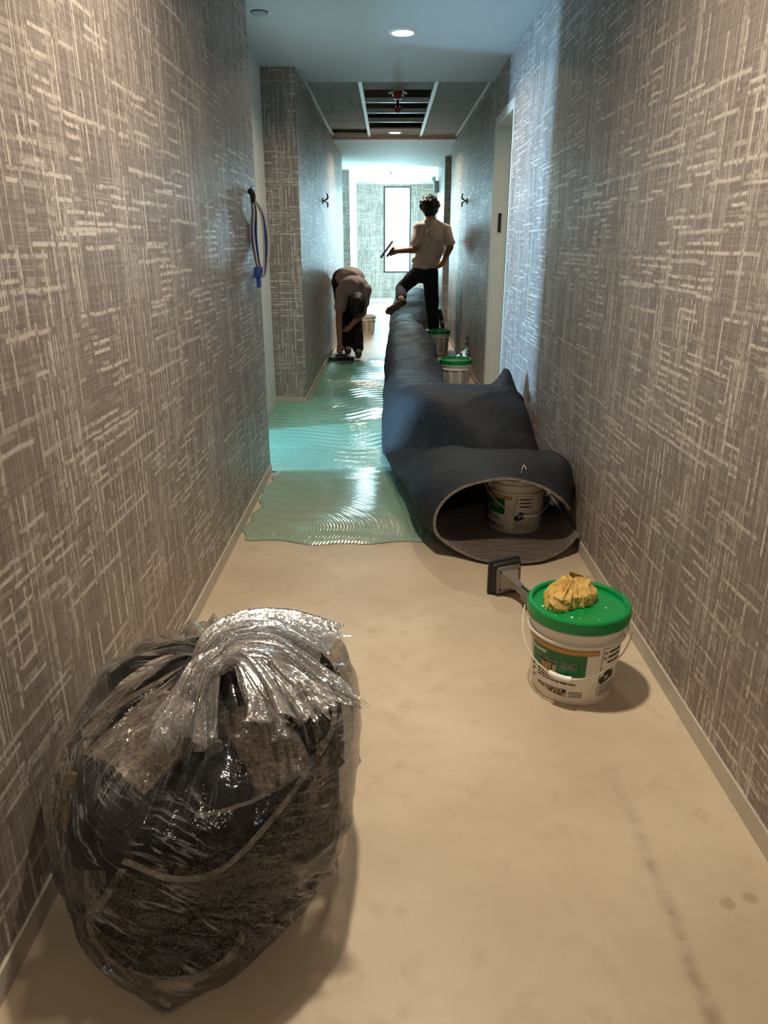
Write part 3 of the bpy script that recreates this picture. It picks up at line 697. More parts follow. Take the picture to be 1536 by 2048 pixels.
# ------------------------------------------------------------------ yellow cloth on the lid
def cloth():
    r = empty('cloth_rag', (0.525, 1.935, 0.2665), 0.2); tag(r, 'crumpled yellow cloth lying on the green bucket lid', 'cloth')
    nu, nv = 260, 90
    def ridge(v_): return 1 - 2 * abs(mnoise.noise(v_))
    def fn(i, j):
        a = 2 * PI * i / nu; t = j / (nv - 1)
        R = 0.066 * (1 + 0.14 * math.sin(a * 2 + 0.7) + 0.10 * math.sin(a * 3 + 2.4) + 0.05 * math.sin(5 * a))
        hz = 0.060 * (math.cos(t * PI / 2) ** 0.62) if t < 1 else 0.0
        rad = R * math.sin(min(t * 1.05, 1) * PI / 2)
        x = rad * math.cos(a) * 1.1; y = rad * math.sin(a) * 0.85
        x += 0.022 * (1 - t); y += 0.026 * (1 - t)
        d = Vector((math.cos(a) * math.sin(t * PI / 2), math.sin(a) * math.sin(t * PI / 2), math.cos(t * PI / 2)))
        w_ = Vector((math.cos(a), math.sin(a), 0))
        # pleats fan down from the pinched top, sharper creases ride on them
        f = 0.55 * ridge(Vector((math.cos(a) * 3.2, math.sin(a) * 3.2, t * 0.8 + 4))) + 0.45 * ridge(Vector((math.cos(a) * 6.5 + 9, math.sin(a) * 6.5, t * 1.6)))
        g = 0.016 * (f - 0.45) * math.sin(PI * min(1, t * 0.9 + 0.1)) ** 0.6
        n2 = 0.007 * ridge(Vector((x * 26, y * 40, hz * 30))) + 0.003 * mnoise.noise(Vector((x * 90, y * 90, hz * 90)))
        slump = -0.010 * max(0, mnoise.noise(Vector((x * 18 + 2, y * 18, 0))))
        q = Vector((x, y, hz)) + d * (g + n2 - 0.004)
        return (q.x, q.y, max(0.0015, q.z + slump * d.z))
    MB().grid(nu, nv, fn, True).build('folded_body', M['cloth'], r, True, 0)
    def flap(i, j):
        s = i / 23; t = j / 9
        x = 0.018 + 0.055 * s; y = 0.05 + 0.012 * math.sin(s * 5) + 0.02 * t; z = 0.058 + 0.014 * math.sin(s * PI) * (1 - t) - 0.03 * t * t - 0.012 * s
        return (x, y + 0.004 * math.sin(s * 11), z + 0.003 * math.sin(s * 9 + t * 4))
    m = MB().grid(24, 10, flap); n0 = len(m.v); 
    m2 = MB().grid(24, 10, lambda i, j: tuple(np.array(flap(i, j)) - np.array((0, 0.003, 0.003))))
    m.add(m2.v, [tuple(reversed(f)) for f in m2.f]); m.build('loose_hem', M['cloth'], r, True, 0)
cloth()

# ------------------------------------------------------------------ knee kicker behind the bucket
def kicker():
    r = empty('knee_kicker', (0.455, 2.52, 0.0), D(24)); tag(r, 'carpet knee kicker with black padded bumper and metal shaft behind the nearest bucket', 'tool')
    MB().rbox(-0.062, 0.062, 0.012, 0.055, 0.008, 0.130, 0.014, 3).build('bumper_pad', M['rubber'], r, True)
    MB().rbox(-0.070, 0.066, 0.030, 0.048, 0.0, 0.138, 0.009, 2).build('pad_rim', M['rubber'], r, True)
    pl_ = MB().rbox(-0.052, 0.052, 0.0, 0.013, 0.012, 0.118, 0.009, 2).build('back_plate', M['steel_dull'], r, True)
    for sx in (-1, 1):
        for zz in (0.03, 0.1): MB().lathe([(0.0055, -0.001), (0.0055, 0.001)], 12, True, True, Matrix.Translation((sx * 0.037, -0.0005, zz)) @ Matrix.Rotation(PI / 2, 4, 'X')).build('rivet_hole', M['rubber'], pl_)
    # cast boss tapering into the shaft
    bm = MB(); ring = []
    for y, wz, cz in ((0.0, 0.062, 0.066), (-0.03, 0.03, 0.064), (-0.06, 0.020, 0.062)):
        ring.append([(-wz * .6, y, cz - wz * .6), (wz * .6, y, cz - wz * .6), (wz * .6, y, cz + wz * .6), (-wz * .6, y, cz + wz * .6)])
    vs = [p for q in ring for p in q]; fs = [(a * 4 + k, a * 4 + (k + 1) % 4, a * 4 + 4 + (k + 1) % 4, a * 4 + 4 + k) for a in range(2) for k in range(4)]
    bm.add(vs, fs + [(8, 9, 10, 11)]); bm.build('boss', M['steel_dull'], r)
    def bar(x0, x1, y0, y1, z0, z1, drop):
        m = MB().rbox(x0, x1, y0, y1, z0, z1, 0.002, 1); m.v = [(a, b, c + drop * (b + 0.05)) for a, b, c in m.v]; return m
    bar(-0.013, 0.013, -0.40, -0.05, 0.050, 0.076, 0.09).build('outer_shaft', M['steel'], r)
    bar(-0.017, 0.017, -0.37, -0.10, 0.040, 0.052, 0.09).build('lower_rail', M['steel'], r)
    bar(-0.004, 0.004, -0.36, -0.08, 0.0755, 0.078, 0.09).build('adjust_slot', M['rubber'], r)
    bar(-0.05, 0.05, -0.50, -0.40, 0.03, 0.075, 0.09).build('toothed_head', M['steel_dull'], r)
kicker()

# ------------------------------------------------------------------ carpet roll
def carpet():
    root = empty('carpet_roll', (0, 0, 0)); tag(root, 'long dark rolled carpet with folded front lying along the right wall', 'carpet')
    ANG = [-38, -62, -84, -108, -138, -172, -202, -232, -264, -296, -326, -362]
    def sup(y, xl, xr, zt, n=2.4, zb=0.0, dx=0.0):
        cx, hw, hz = (xl + xr) / 2, (xr - xl) / 2, (zt - zb) / 2; out = []
        for q, a in enumerate(ANG):
            a = math.radians(a); c, s = math.cos(a), math.sin(a)
            k = (abs(c) ** n + abs(s) ** n) ** (-1 / n)
            x = cx + hw * k * c; z = zb + hz + hz * k * s
            if q == 11: x -= 0.02
            out.append((x + dx * (z / max(zt, .01)), y, max(z, 0.004)))
        return out
    front = [(0.812, .095), (.735, .035), (.60, .012), (.43, .008), (.28, .04), (.192, .125), (.205, .235), (.30, .322), (.47, .360), (.62, .328), (.715, .268), (.762, .205)]
    f2 = [(0.81, .07), (.74, .02), (.60, .008), (.40, .006), (.23, .03), (.125, .125), (.14, .245), (.27, .335), (.47, .365), (.67, .368), (.785, .345), (.80, .19)]
    st = [[(x, 2.86 - 0.10 * (z < 0.03) * 0.7 + 0.05 * (x > 0.74), z) for x, z in front], [(x, 3.06, z) for x, z in f2],
          [(x - .02 if q in (5, 6) else x, 3.28, z * 0.985) for q, (x, z) in enumerate(f2)],
          sup(3.44, 0.085, 0.805, 0.335, 3.0), sup(3.66, 0.055, 0.805, 0.315, 3.0), sup(3.86, 0.03, 0.812, 0.34, 3.0), sup(4.08, 0.0, 0.812, 0.43, 3.4), sup(4.26, -0.025, 0.812, 0.465, 3.6),
          sup(4.40, -0.03, 0.80, 0.478, 3.4), sup(4.52, -0.032, 0.64, 0.44, 3.0), sup(4.66, -0.03, 0.47, 0.42, 2.6), sup(5.0, -0.035, 0.43, 0.41), sup(5.5, -0.03, 0.44, 0.40), sup(6.1, -0.03, 0.45, 0.415),
          sup(6.8, -0.03, 0.46, 0.41), sup(7.5, -0.022, 0.47, 0.43), sup(8.2, -0.01, 0.46, 0.43), sup(8.7, 0.0, 0.44, 0.43), sup(9.1, 0.01, 0.43, 0.44), sup(9.5, 0.02, 0.44, 0.42), sup(9.9, 0.03, 0.50, 0.35),
          sup(10.3, 0.02, 0.56, 0.40), sup(10.8, 0.03, 0.60, 0.50), sup(11.6, 0.06, 0.66, 0.57), sup(12.5, 0.09, 0.70, 0.58), sup(13.4, 0.12, 0.70, 0.52), sup(14.2, 0.14, 0.70, 0.48)]
    S = np.array(st)                                   # stations x 12 x 3
    NP, NS = 72, 330
    prof = np.array([crom(s, NP) for s in S])          # stations x NP x 3
    # denser rows near the camera
    tt = np.concatenate([np.linspace(0, 11, 190), np.linspace(11, len(st) - 1, NS - 190 + 1)[1:]])
    rows = []
    for t in tt:
        i = min(int(t), len(st) - 2); f = t - i
        p0, p1, p2, p3 = prof[max(i - 1, 0)], prof[i], prof[i + 1], prof[min(i + 2, len(st) - 1)]
        rows.append(0.5 * (2 * p1 + (p2 - p0) * f + (2 * p0 - 5 * p1 + 4 * p2 - p3) * f * f + (3 * p1 - p0 - 3 * p2 + p3) * f ** 3))
    G = np.array(rows)
    # raised corner of the second fold, creases and sagging
    x, y, z = G[..., 0], G[..., 1], G[..., 2]
    upm = np.clip((z - 0.25) / 0.15, 0, 1)
    z += upm * 0.125 * np.exp(-((x - 0.70) / 0.05) ** 2 - ((y - 4.40) / 0.09) ** 2)
    z -= upm * 0.02 * np.exp(-((x - 0.45) / 0.16) ** 2 - ((y - 4.36) / 0.2) ** 2)
    # the front length tapers back to the left: a diagonal valley parts it from the tall fold
    yv = 3.56 + 0.66 * np.clip((0.52 - x) / 0.52, 0, 1.05) ** 1.1
    vg = np.exp(-((y - yv) / 0.13) ** 2)
    tl = np.clip((0.34 - x) / 0.34, 0, 1) * np.clip((y - 3.3) / 0.5, 0, 1) / (1 + np.exp(np.clip((y - yv) / 0.04, -30, 30)))
    z *= 1 - 0.55 * tl
    z *= 1 - 0.52 * vg * np.clip((z - 0.05) / 0.1, 0, 1)
    d = (y - 3.95) - 0.75 * (x - 0.30)
    y += -upm * 0.0
    cre = 0.018 * np.exp(-(d / 0.03) ** 2) * np.clip((x - 0.3) / 0.2, 0, 1) * np.clip((y - 3.7) / 0.15, 0, 1) * (y < 4.5)
    z += cre * (z > 0.1)
    for a in range(G.shape[0]):
        for b in range(G.shape[1]):
            p = Vector(G[a, b]); am = 0.017 if p.y > 4.6 else (0.006 if p.y > 3.0 else 0.001)
            q = mnoise.noise(Vector((p.x * 5, p.y * 2.2, p.z * 5))) + 0.5 * mnoise.noise(Vector((p.x * 9, p.y * 7, p.z * 9 + 5)))
            rip = (1 - abs(math.sin(p.y * 3.7 + 2.6 * mnoise.noise(Vector((p.x * 3, p.y * 1.1, 2)))))) ** 4 * max(0, min(1, (p.y - 4.45) * 3)) * (0.5 + mnoise.noise(Vector((p.x * 4, p.y * 2, 8))))
            if p.z > 0.05:
                G[a, b, 2] += am * q - 0.012 * rip; G[a, b, 0] += am * 0.7 * q + 0.005 * rip
    G[..., 2] = np.maximum(G[..., 2], 0.014)
    G[..., 0] = np.minimum(G[..., 0], XR - 0.012)
    # inward offset in the cross-section gives the thickness
    tan = np.gradient(G, axis=1); nx, nz = -tan[..., 2], tan[..., 0]
    ln = np.sqrt(nx ** 2 + nz ** 2) + 1e-9
    th = 0.012
    I = G.copy(); I[..., 0] += th * (nx / ln) * -1; I[..., 2] += th * (nz / ln) * -1
    # make sure 'inward' is towards the centre line
    cx = G[..., 0].mean(1, keepdims=True); cz = G[..., 2].mean(1, keepdims=True)
    dot = (I[..., 0] - G[..., 0]) * (cx - G[..., 0]) + (I[..., 2] - G[..., 2]) * (cz - G[..., 2])
    if dot.mean() < 0:
        I = G.copy(); I[..., 0] += th * (nx / ln); I[..., 2] += th * (nz / ln)
    ns, npf = G.shape[:2]
    O = G.copy(); 
    MB().grid(npf, ns, lambda i, j: tuple(O[j, i])).build('backing', M['back'], root, True, 0)
    MB().grid(npf, ns, lambda i, j: tuple(I[j, i])).build('pile_face', M['pile'], root, True, 0)
    e = MB().grid(npf, 2, lambda i, j: tuple((O if j == 0 else I)[0, i])); e.build('cut_edge', M['edge'], root, True, 0)
    for side in (0, npf - 1):
        MB().grid(ns, 2, lambda i, j: tuple((O if j == 0 else I)[i, side])).build('side_edge', M['edge'], root, True, 0)
    MB().grid(npf, 2, lambda i, j: tuple((O if j == 0 else I)[-1, i])).build('cut_edge', M['edge'], root, True, 0)
carpet()

# wire hook on the bucket inside the roll, carpet off-cut, plastic wrap and a hand tool by the wall
tag(MB().tube(crom([(0.545, 2.93, 0.335), (0.548, 2.915, 0.365), (0.553, 2.91, 0.395), (0.560, 2.91, 0.392), (0.565, 2.905, 0.380)], 16), 0.002, 6).build('wire_hook', M['wire'], None, True), 'thin white wire hook sticking up at the rim of the carpet mouth', 'wire')
def wrap_sheet():
    def fn(i, j):
        s = i / 29; t = j / 29
        y = 7.35 + 1.1 * s; zt = 0.10 + 0.24 * math.sin(PI * (s * 0.8 + 0.25)) ** 2
        x = XR - 0.02 - 0.14 * (1 - t) ** 2 + 0.03 * mnoise.noise(Vector((s * 6, t * 5, 1)))
        return (min(x, XR - 0.009), y + 0.05 * mnoise.noise(Vector((s * 5, t * 4, 7))), 0.004 + zt * t)
    tag(MB().grid(30, 30, fn).build('plastic_wrap', M['film2'], None, True, 0), 'crumpled clear plastic wrap against the wall between two lidded buckets', 'plastic wrap')
wrap_sheet()
r = empty('seam_roller', (0.70, 9.75, 0.0)); tag(r, 'black upright hand tool standing behind the standing worker\'s leg', 'tool')
MB().rbox(-0.05, 0.05, -0.04, 0.04, 0.0, 0.18, 0.015).build('base', M['rubber'], r, True)
MB().tube(crom([(0, 0, .17), (-0.01, 0, .28), (-0.03, 0, .38), (-0.06, 0, .46)], 12), 0.028, 10).build('handle', M['rubber'], r, True)
MB().lathe([(0.001, -0.012), (0.02, -0.01), (0.02, 0.01), (0.001, 0.012)], 16, False, False, Matrix.Translation((-0.012, -0.045, 0.30)) @ Matrix.Rotation(PI / 2, 4, 'X')).build('knob', M['steel'], r, True)
MB().lathe([(0.001, -0.01), (0.015, -0.008), (0.015, 0.008), (0.001, 0.01)], 16, False, False, Matrix.Translation((0.0, -0.045, 0.21)) @ Matrix.Rotation(PI / 2, 4, 'X')).build('knob', M['steel'], r, True)

# ------------------------------------------------------------------ the clear bag of carpet scraps
RINGS = [(0.002, -.39, 1.075, .15, .145), (.02, -.39, 1.085, .185, .17), (.06, -.385, 1.11, .23, .20), (.15, -.372, 1.18, .285, .26), (.27, -.362, 1.24, .306, .33), (.355, -.350, 1.265, .285, .335), (.41, -.335, 1.28, .245, .29),
         (.452, -.322, 1.275, .19, .215), (.482, -.315, 1.262, .125, .14), (.505, -.312, 1.24, .065, .07), (.52, -.305, 1.225, .028, .028), (.54, -.30, 1.22, .019, .019)]
def bag():
    root = empty('plastic_bag', (-0.38, 1.2, 0)); tag(root, 'tied clear plastic bag stuffed with carpet scraps by the left wall', 'bag')
    off = Vector(root.location)
    nu, nv = 360, 210
    P = crom(RINGS, nv)
    # spend more rows near the top
    def fn(i, j):
        z, cx, cy, rx, ry = P[j]
        a = 2 * PI * i / nu; t = j / (nv - 1)
        c, s = math.cos(a), math.sin(a)
        n = 2.1; k = (abs(c) ** n + abs(s) ** n) ** (-1 / n)
        corner = 0.035 * math.exp(-((a - 1.52 * PI) / 0.22) ** 2) * max(0, 1 - z / 0.12)
        d = Vector((c, s, 0))
        lump = 0.030 * mnoise.noise(Vector((c * 1.6 + 3, s * 1.6, z * 5)))
        # gathers radiating from the tie
        g = max(0.0, (t - 0.42) / 0.58)
        ga = a + 0.35 * mnoise.noise(Vector((c * 2, s * 2, t * 3)))
        gath = (0.55 * math.sin(17 * ga) + 0.45 * math.sin(29 * ga + 2) + 0.5 * mnoise.noise(Vector((ga * 9, 1, t * 2)))) * 0.013 * math.sin(PI * min(g, 0.97)) ** 0.8
        # slanting tension folds lower down
        q = z * 40 + a * 5.0 + 2.2 * mnoise.noise(Vector((c * 2, s * 2, z * 6)))
        low = max(0.0, 1 - abs(z - 0.16) / 0.17)
        fold = (1 - abs(math.sin(q))) ** 3 * 0.011 * low + 0.007 * low * mnoise.noise(Vector((a * 5, z * 70 + a * 9, 2)))
        rr = k + lump / max(rx, 0.05) * min(1, rx / 0.2)
        x = cx + rx * rr * c + c * (gath + fold); y = cy + ry * rr * s + s * (gath + fold) - corner
        z2 = z + 0.012 * gath / 0.013 * math.sin(PI * min(g, .97)) + 0.012 * g * mnoise.noise(Vector((x * 14, y * 14, 3)))
        x = max(x, XL + 0.010)
        return (x - off.x, y - off.y, max(0.002, z2))
    fb = MB().grid(nu, nv, fn, True).build('film_body', M['film'], root, True, 0)
    for nm_, fnc in (('ang', lambda i, j: 2 * PI * i / nu), ('tt', lambda i, j: j / (nv - 1))):
        at = fb.data.attributes.new(nm_, 'FLOAT', 'POINT'); at.data.foreach_set('value', [fnc(i, j) for j in range(nv) for i in range(nu)])
    # gathered neck flopping to the right, ruffled ends
    def neck(axis_pts, r_fn, ruf, nm, mat, ru=13, seed=0.0, sq=0.6):
        pts = [Vector(p) for p in crom(axis_pts, 46)]
        nu_, nv_ = 220, 46
        def f(i, j):
            a = 2 * PI * i / nu_; s = j / (nv_ - 1)
            tng = (pts[min(j + 1, nv_ - 1)] - pts[max(j - 1, 0)]).normalized()
            side = tng.cross(Vector((0, 0, 1))).normalized(); up_ = side.cross(tng)
            R = r_fn(s) * (1 + ruf * s * (0.5 * math.sin(ru * a + 4 * s + seed) + 0.35 * math.sin(ru * 1.7 * a + seed * 2) + 0.5 * mnoise.noise(Vector((math.cos(a) * 4, math.sin(a) * 4, s * 3 + seed)))))
            ln = 0.055 * s * s * mnoise.noise(Vector((math.cos(a) * 3.5, math.sin(a) * 3.5, seed + 2)))
            p = pts[j] + side * math.cos(a) * R + up_ * math.sin(a) * R * sq + tng * ln
            fl = 0.004 * mnoise.noise(Vector((a * 14, s * 2, seed)))
            p += (side * math.cos(a) + up_ * math.sin(a)) * fl
            return (p - off)[:]
        MB().grid(nu_, nv_, f, True).build(nm, mat, root, True, 0)
    neck([(-.36, 1.17, .475), (-.33, 1.185, .525), (-.285, 1.225, .545), (-.21, 1.245, .53), (-.135, 1.235, .485)], lambda s: 0.028 + 0.062 * s ** 1.1, 0.55, 'tied_neck', M['film2'], 13, 0.3, 0.62)
    neck([(-.30, 1.20, .53), (-.25, 1.185, .53), (-.20, 1.14, .505), (-.155, 1.09, .465)], lambda s: 0.024 + 0.036 * s, 0.6, 'neck_fold', M['film2'], 9, 1.7, 0.5)
    neck([(-.29, 1.22, .535), (-.20, 1.2, .525), (-.12, 1.17, .49), (-.062, 1.15, .465)], lambda s: 0.022 + 0.02 * math.sin(PI * s) - 0.012 * s, 0.45, 'neck_tip', M['film2'], 7, 2.9, 0.5)
    neck([(-.31, 1.21, .53), (-.335, 1.165, .52), (-.35, 1.11, .475), (-.355, 1.06, .435)], lambda s: 0.020 + 0.030 * s, 0.6, 'neck_fold', M['film2'], 11, 4.2, 0.45)
bag()

def scrap(name_label, path, wv, th=0.010, pile='pile2', flip=False, jag=0.004, n=40, m=9):
    """strip of carpet: the path is the cut edge, swept across the width vector"""
    if 'dark' in name_label or 'black' in name_label: pile = 'back'      # pieces whose dark backing shows on both faces
    base = Vector(path[0]); root = empty('carpet_scrap', base); tag(root, name_label, 'carpet scrap', 'carpet scraps in the clear bag')
    P = [Vector(p) for p in crom(path, n)]; W = Vector(wv)
    def nrm(i):
        t = (P[min(i + 1, n - 1)] - P[max(i - 1, 0)]).normalized(); q = t.cross(W).normalized(); return -q if flip else q
    def pt(i, j, s):
        t = j / (m - 1); jj = jag * mnoise.noise(Vector((i * 0.7, t * 3, base.x * 50)))
        return (P[i] + W * (t + (jj * 4 if j in (0, m - 1) else 0)) + nrm(i) * (s * th / 2 + 0.006 * mnoise.noise(Vector((i * .12, t * 2, base.y * 9)))) - base)[:]
    MB().grid(n, m, lambda i, j: pt(i, j, 1)).build('backing', M['back'], root, True, 0)
    MB().grid(n, m, lambda i, j: pt(i, j, -1)).build('pile_face', M[pile], root, True, 0)
    e = MB()
    for jj in (0, m - 1):
        g = MB().grid(n, 2, lambda i, j: pt(i, jj, 1 if j else -1)); e.add(g.v, g.f)
    for ii in (0, n - 1):
        g = MB().grid(m, 2, lambda i, j: pt(ii, i, 1 if j else -1)); e.add(g.v, g.f)
    e.build('cut_edge', M['edge'], root, True, 0)
    return root
# pieces lying on top
scrap('flat brown scrap lying pile up on top of the bag load, left', [(-.555, 1.115, .368), (-.505, 1.085, .378), (-.455, 1.045, .376), (-.415, 1.02, .362)], (0.09, 0.15, 0.042), flip=True)
scrap('folded brown strip pile up in the middle of the bag top', [(-.325, 1.165, .418), (-.28, 1.105, .408), (-.235, 1.045, .382), (-.215, 1.01, .335)], (0.088, 0.070, -0.004), flip=True)
scrap('long narrow strip along the wall side of the bag', [(-.585, 1.18, .358), (-.56, 1.29, .385), (-.525, 1.41, .382), (-.485, 1.49, .355)], (0.045, -0.02, 0.02), flip=False)
# curled pieces
def arc(cx, cy, cz, r, a0, a1, plane='xz', ry=None, n=14):
    ry = ry or r; out = []
    for k in range(n):
        a = math.radians(a0 + (a1 - a0) * k / (n - 1)); c, s = r * math.cos(a), ry * math.sin(a)
        out.append({'xz': (cx + c, cy, cz + s), 'xy': (cx + c, cy + s, cz), 'yz': (cx, cy + c, cz + s)}[plane])
    return out
scrap('black rolled scrap bulging at the front of the bag', arc(-.55, 1.15, .262, .15, 20, 350, 'yz', .112), (0.345, 0.02, -0.01))
scrap('wide dark curl closing the right side of the bag', arc(-.36, 1.23, .10, .255, -80, 80, 'xy', .27), (0.0, 0.0, 0.27), flip=False)
scrap('low dark curl in the lower right of the bag', arc(-.385, 1.15, .03, .20, -52, 80, 'xy', .19), (0.03, 0.02, 0.15), flip=False)
scrap('dark curl standing at the back of the bag', arc(-.35, 1.33, .16, .25, 10, 170, 'xy', .20), (0.0, 0.0, 0.23))
scrap('curled scrap with pale edge across the bag front', [(-.44, .955, .285), (-.36, .935, .268), (-.27, .945, .285), (-.19, 1.0, .34), (-.13, 1.09, .39), (-.115, 1.17, .36)], (0.02, 0.09, -0.12), flip=True, pile='back')
scrap('hooped scrap with pale edge at the bag bottom', arc(-.385, .955, .125, .130, 140, 335, 'xz', .112), (0.04, 0.15, 0.03), th=0.013, pile='back')
scrap('black scrap standing behind the bottom hoop', [(-.53, 1.06, .03), (-.45, 1.05, .02), (-.36, 1.06, .02), (-.27, 1.08, .03)], (0.0, 0.03, 0.20))
scrap('pointed dark scrap poking out the bag bottom corner', [(-.50, 1.02, .012), (-.44, .99, .010), (-.40, .955, .012), (-.33, .99, .02), (-.25, 1.03, .04)], (0.0, 0.04, 0.055))
scrap('big black sheet wedged upright in the bag middle', [(-.58, 1.2, .06), (-.48, 1.15, .05), (-.36, 1.13, .05), (-.24, 1.16, .05), (-.16, 1.24, .06)], (0.01, 0.03, 0.30))
scrap('black sheet doubled over behind the bag neck', arc(-.33, 1.30, .30, .17, 10, 170, 'xz', .13), (0.02, 0.20, -0.02))
scrap('dark curl resting low against the wall side of the bag', arc(-.50, 1.25, .17, .13, 100, 400, 'yz', .12), (0.12, 0.0, 0.0))
scrap('small hoop with pale rim under the bag top, back', arc(-.28, 1.47, .36, .075, -10, 190, 'xz', .055), (0.01, -0.10, 0.0), flip=False)
scrap('large black roll filling the bag centre', arc(-.46, 1.25, .20, .16, 0, 420, 'yz', .15), (0.26, 0.0, 0.0))
for k, (p, s) in enumerate((((-.568, 1.085, .340), 0.017), ((-.575, 1.075, .272), 0.023))):
    b = bmesh.new(); bmesh.ops.create_icosphere(b, subdivisions=4, radius=s)
    for v_ in b.verts: v_.co *= 1 + 0.45 * mnoise.noise(v_.co * 60 + Vector((k, 0, 0))); v_.co.y *= 0.6
    m_ = MB().add([(q.co + Vector(p))[:] for q in b.verts], [[q.index for q in f.verts] for f in b.faces]); b.free()
    tag(m_.build('foam_tuft', M['straw'], None, True, 0), ('small yellow foam tuft high in the bag by the wall', 'larger yellow foam tuft lower in the bag by the wall')[k], 'foam')

# ------------------------------------------------------------------ people
def blob(name, prims, mat, voxel=0.008, parent=None, smooth=6, base=(0, 0, 0), warp=None):
    bm = bmesh.new()
    for p in prims:
        if p[0] == 'c':
            _, a, ra, b, rb = p; a, b = Vector(a), Vector(b); d = b - a; L = d.length
            q = d.normalized().to_track_quat('Z', 'Y').to_matrix().to_4x4() if L > 1e-6 else Matrix.Identity(4)
            rings = []; seg = 20
            for k in range(6): t = -PI / 2 + PI / 2 * k / 5; rings.append((ra * math.cos(t), ra * math.sin(t)))
            for k in range(6): t = PI / 2 * k / 5; rings.append((rb * math.cos(t), L + rb * math.sin(t)))
            vs = []
            for r_, z_ in rings: vs.append([bm.verts.new(a + (q @ Vector((max(r_, 1e-4) * math.cos(2 * PI * i / seg), max(r_, 1e-4) * math.sin(2 * PI * i / seg), z_)))) for i in range(seg)])
            for k in range(11):
                for i in range(seg): bm.faces.new((vs[k][i], vs[k][(i + 1) % seg], vs[k + 1][(i + 1) % seg], vs[k + 1][i]))
            bm.faces.new(list(reversed(vs[0]))); bm.faces.new(vs[-1])
        else:
            _, c, rad = p[:3]; rot = p[3] if len(p) > 3 else Matrix.Identity(3)
            n0 = len(bm.verts); rr = bmesh.ops.create_icosphere(bm, subdivisions=3, radius=1.0)
            for v_ in rr['verts']: v_.co = Vector(c) + rot @ Vector((v_.co.x * rad[0], v_.co.y * rad[1], v_.co.z * rad[2]))
    me = bpy.data.meshes.new(name); bm.to_mesh(me); bm.free()
    o = bpy.data.objects.new(name, me); C.objects.link(o)
    md = o.modifiers.new('r', 'REMESH'); md.mode = 'VOXEL'; md.voxel_size = voxel
    ms = o.modifiers.new('s', 'SMOOTH'); ms.factor = 0.5; ms.iterations = smooth
    dg = bpy.context.evaluated_depsgraph_get(); dg.update()
    nm = bpy.data.meshes.new_from_object(o.evaluated_get(dg)); o.modifiers.clear(); o.data = nm; bpy.data.meshes.remove(me)
    nm.name = name
    if warp:
        cos = [v_.co.copy() for v_ in nm.vertices]; ns = [v_.normal.copy() for v_ in nm.vertices]
        for v_, c, n in zip(nm.vertices, cos, ns): v_.co = c + n * warp(c)
    b_ = Vector(base)
    for v_ in nm.vertices: v_.co -= b_
    nm.polygons.foreach_set('use_smooth', [True] * len(nm.polygons)); nm.update()
    nm.materials.clear(); nm.materials.append(mat)
    if parent is not None: o.parent = parent
    else: o.location = base
    return o

def hand(w, d, side, palm_n, curl=0.6, s=1.0):
    """palm, four unequal bent fingers and a thumb; w wrist, d pointing direction, side towards the thumb"""
    w, d, side = Vector(w), Vector(d).normalized(), Vector(side).normalized(); pn = Vector(palm_n).normalized()
    pr = [('c', w, 0.026 * s, w + d * 0.03 * s, 0.03 * s)]
    for k, ln in enumerate((0.072, 0.08, 0.074, 0.058)):
        b = w + d * 0.075 * s + side * (0.028 - 0.019 * k) * s
        pr.append(('c', w + d * 0.02 * s + side * (0.02 - 0.014 * k) * s, 0.015 * s, b, 0.0115 * s))
        k1 = b + (d * math.cos(curl) + pn * math.sin(curl)) * ln * 0.5 * s; k2 = k1 + (d * math.cos(curl * 2.2) + pn * math.sin(curl * 2.2)) * ln * 0.5 * s
        pr += [('c', b, 0.0105 * s, k1, 0.0095 * s), ('c', k1, 0.0095 * s, k2, 0.008 * s)]
    t0 = w + d * 0.02 * s + side * 0.024 * s; t1 = t0 + (side * 0.75 + d * 0.7 + pn * 0.3).normalized() * 0.036 * s; t2 = t1 + (d * 0.9 + pn * 0.7).normalized() * 0.032 * s
    pr += [('c', t0, 0.015 * s, t1, 0.012 * s), ('c', t1, 0.012 * s, t2, 0.0095 * s)]
    return pr

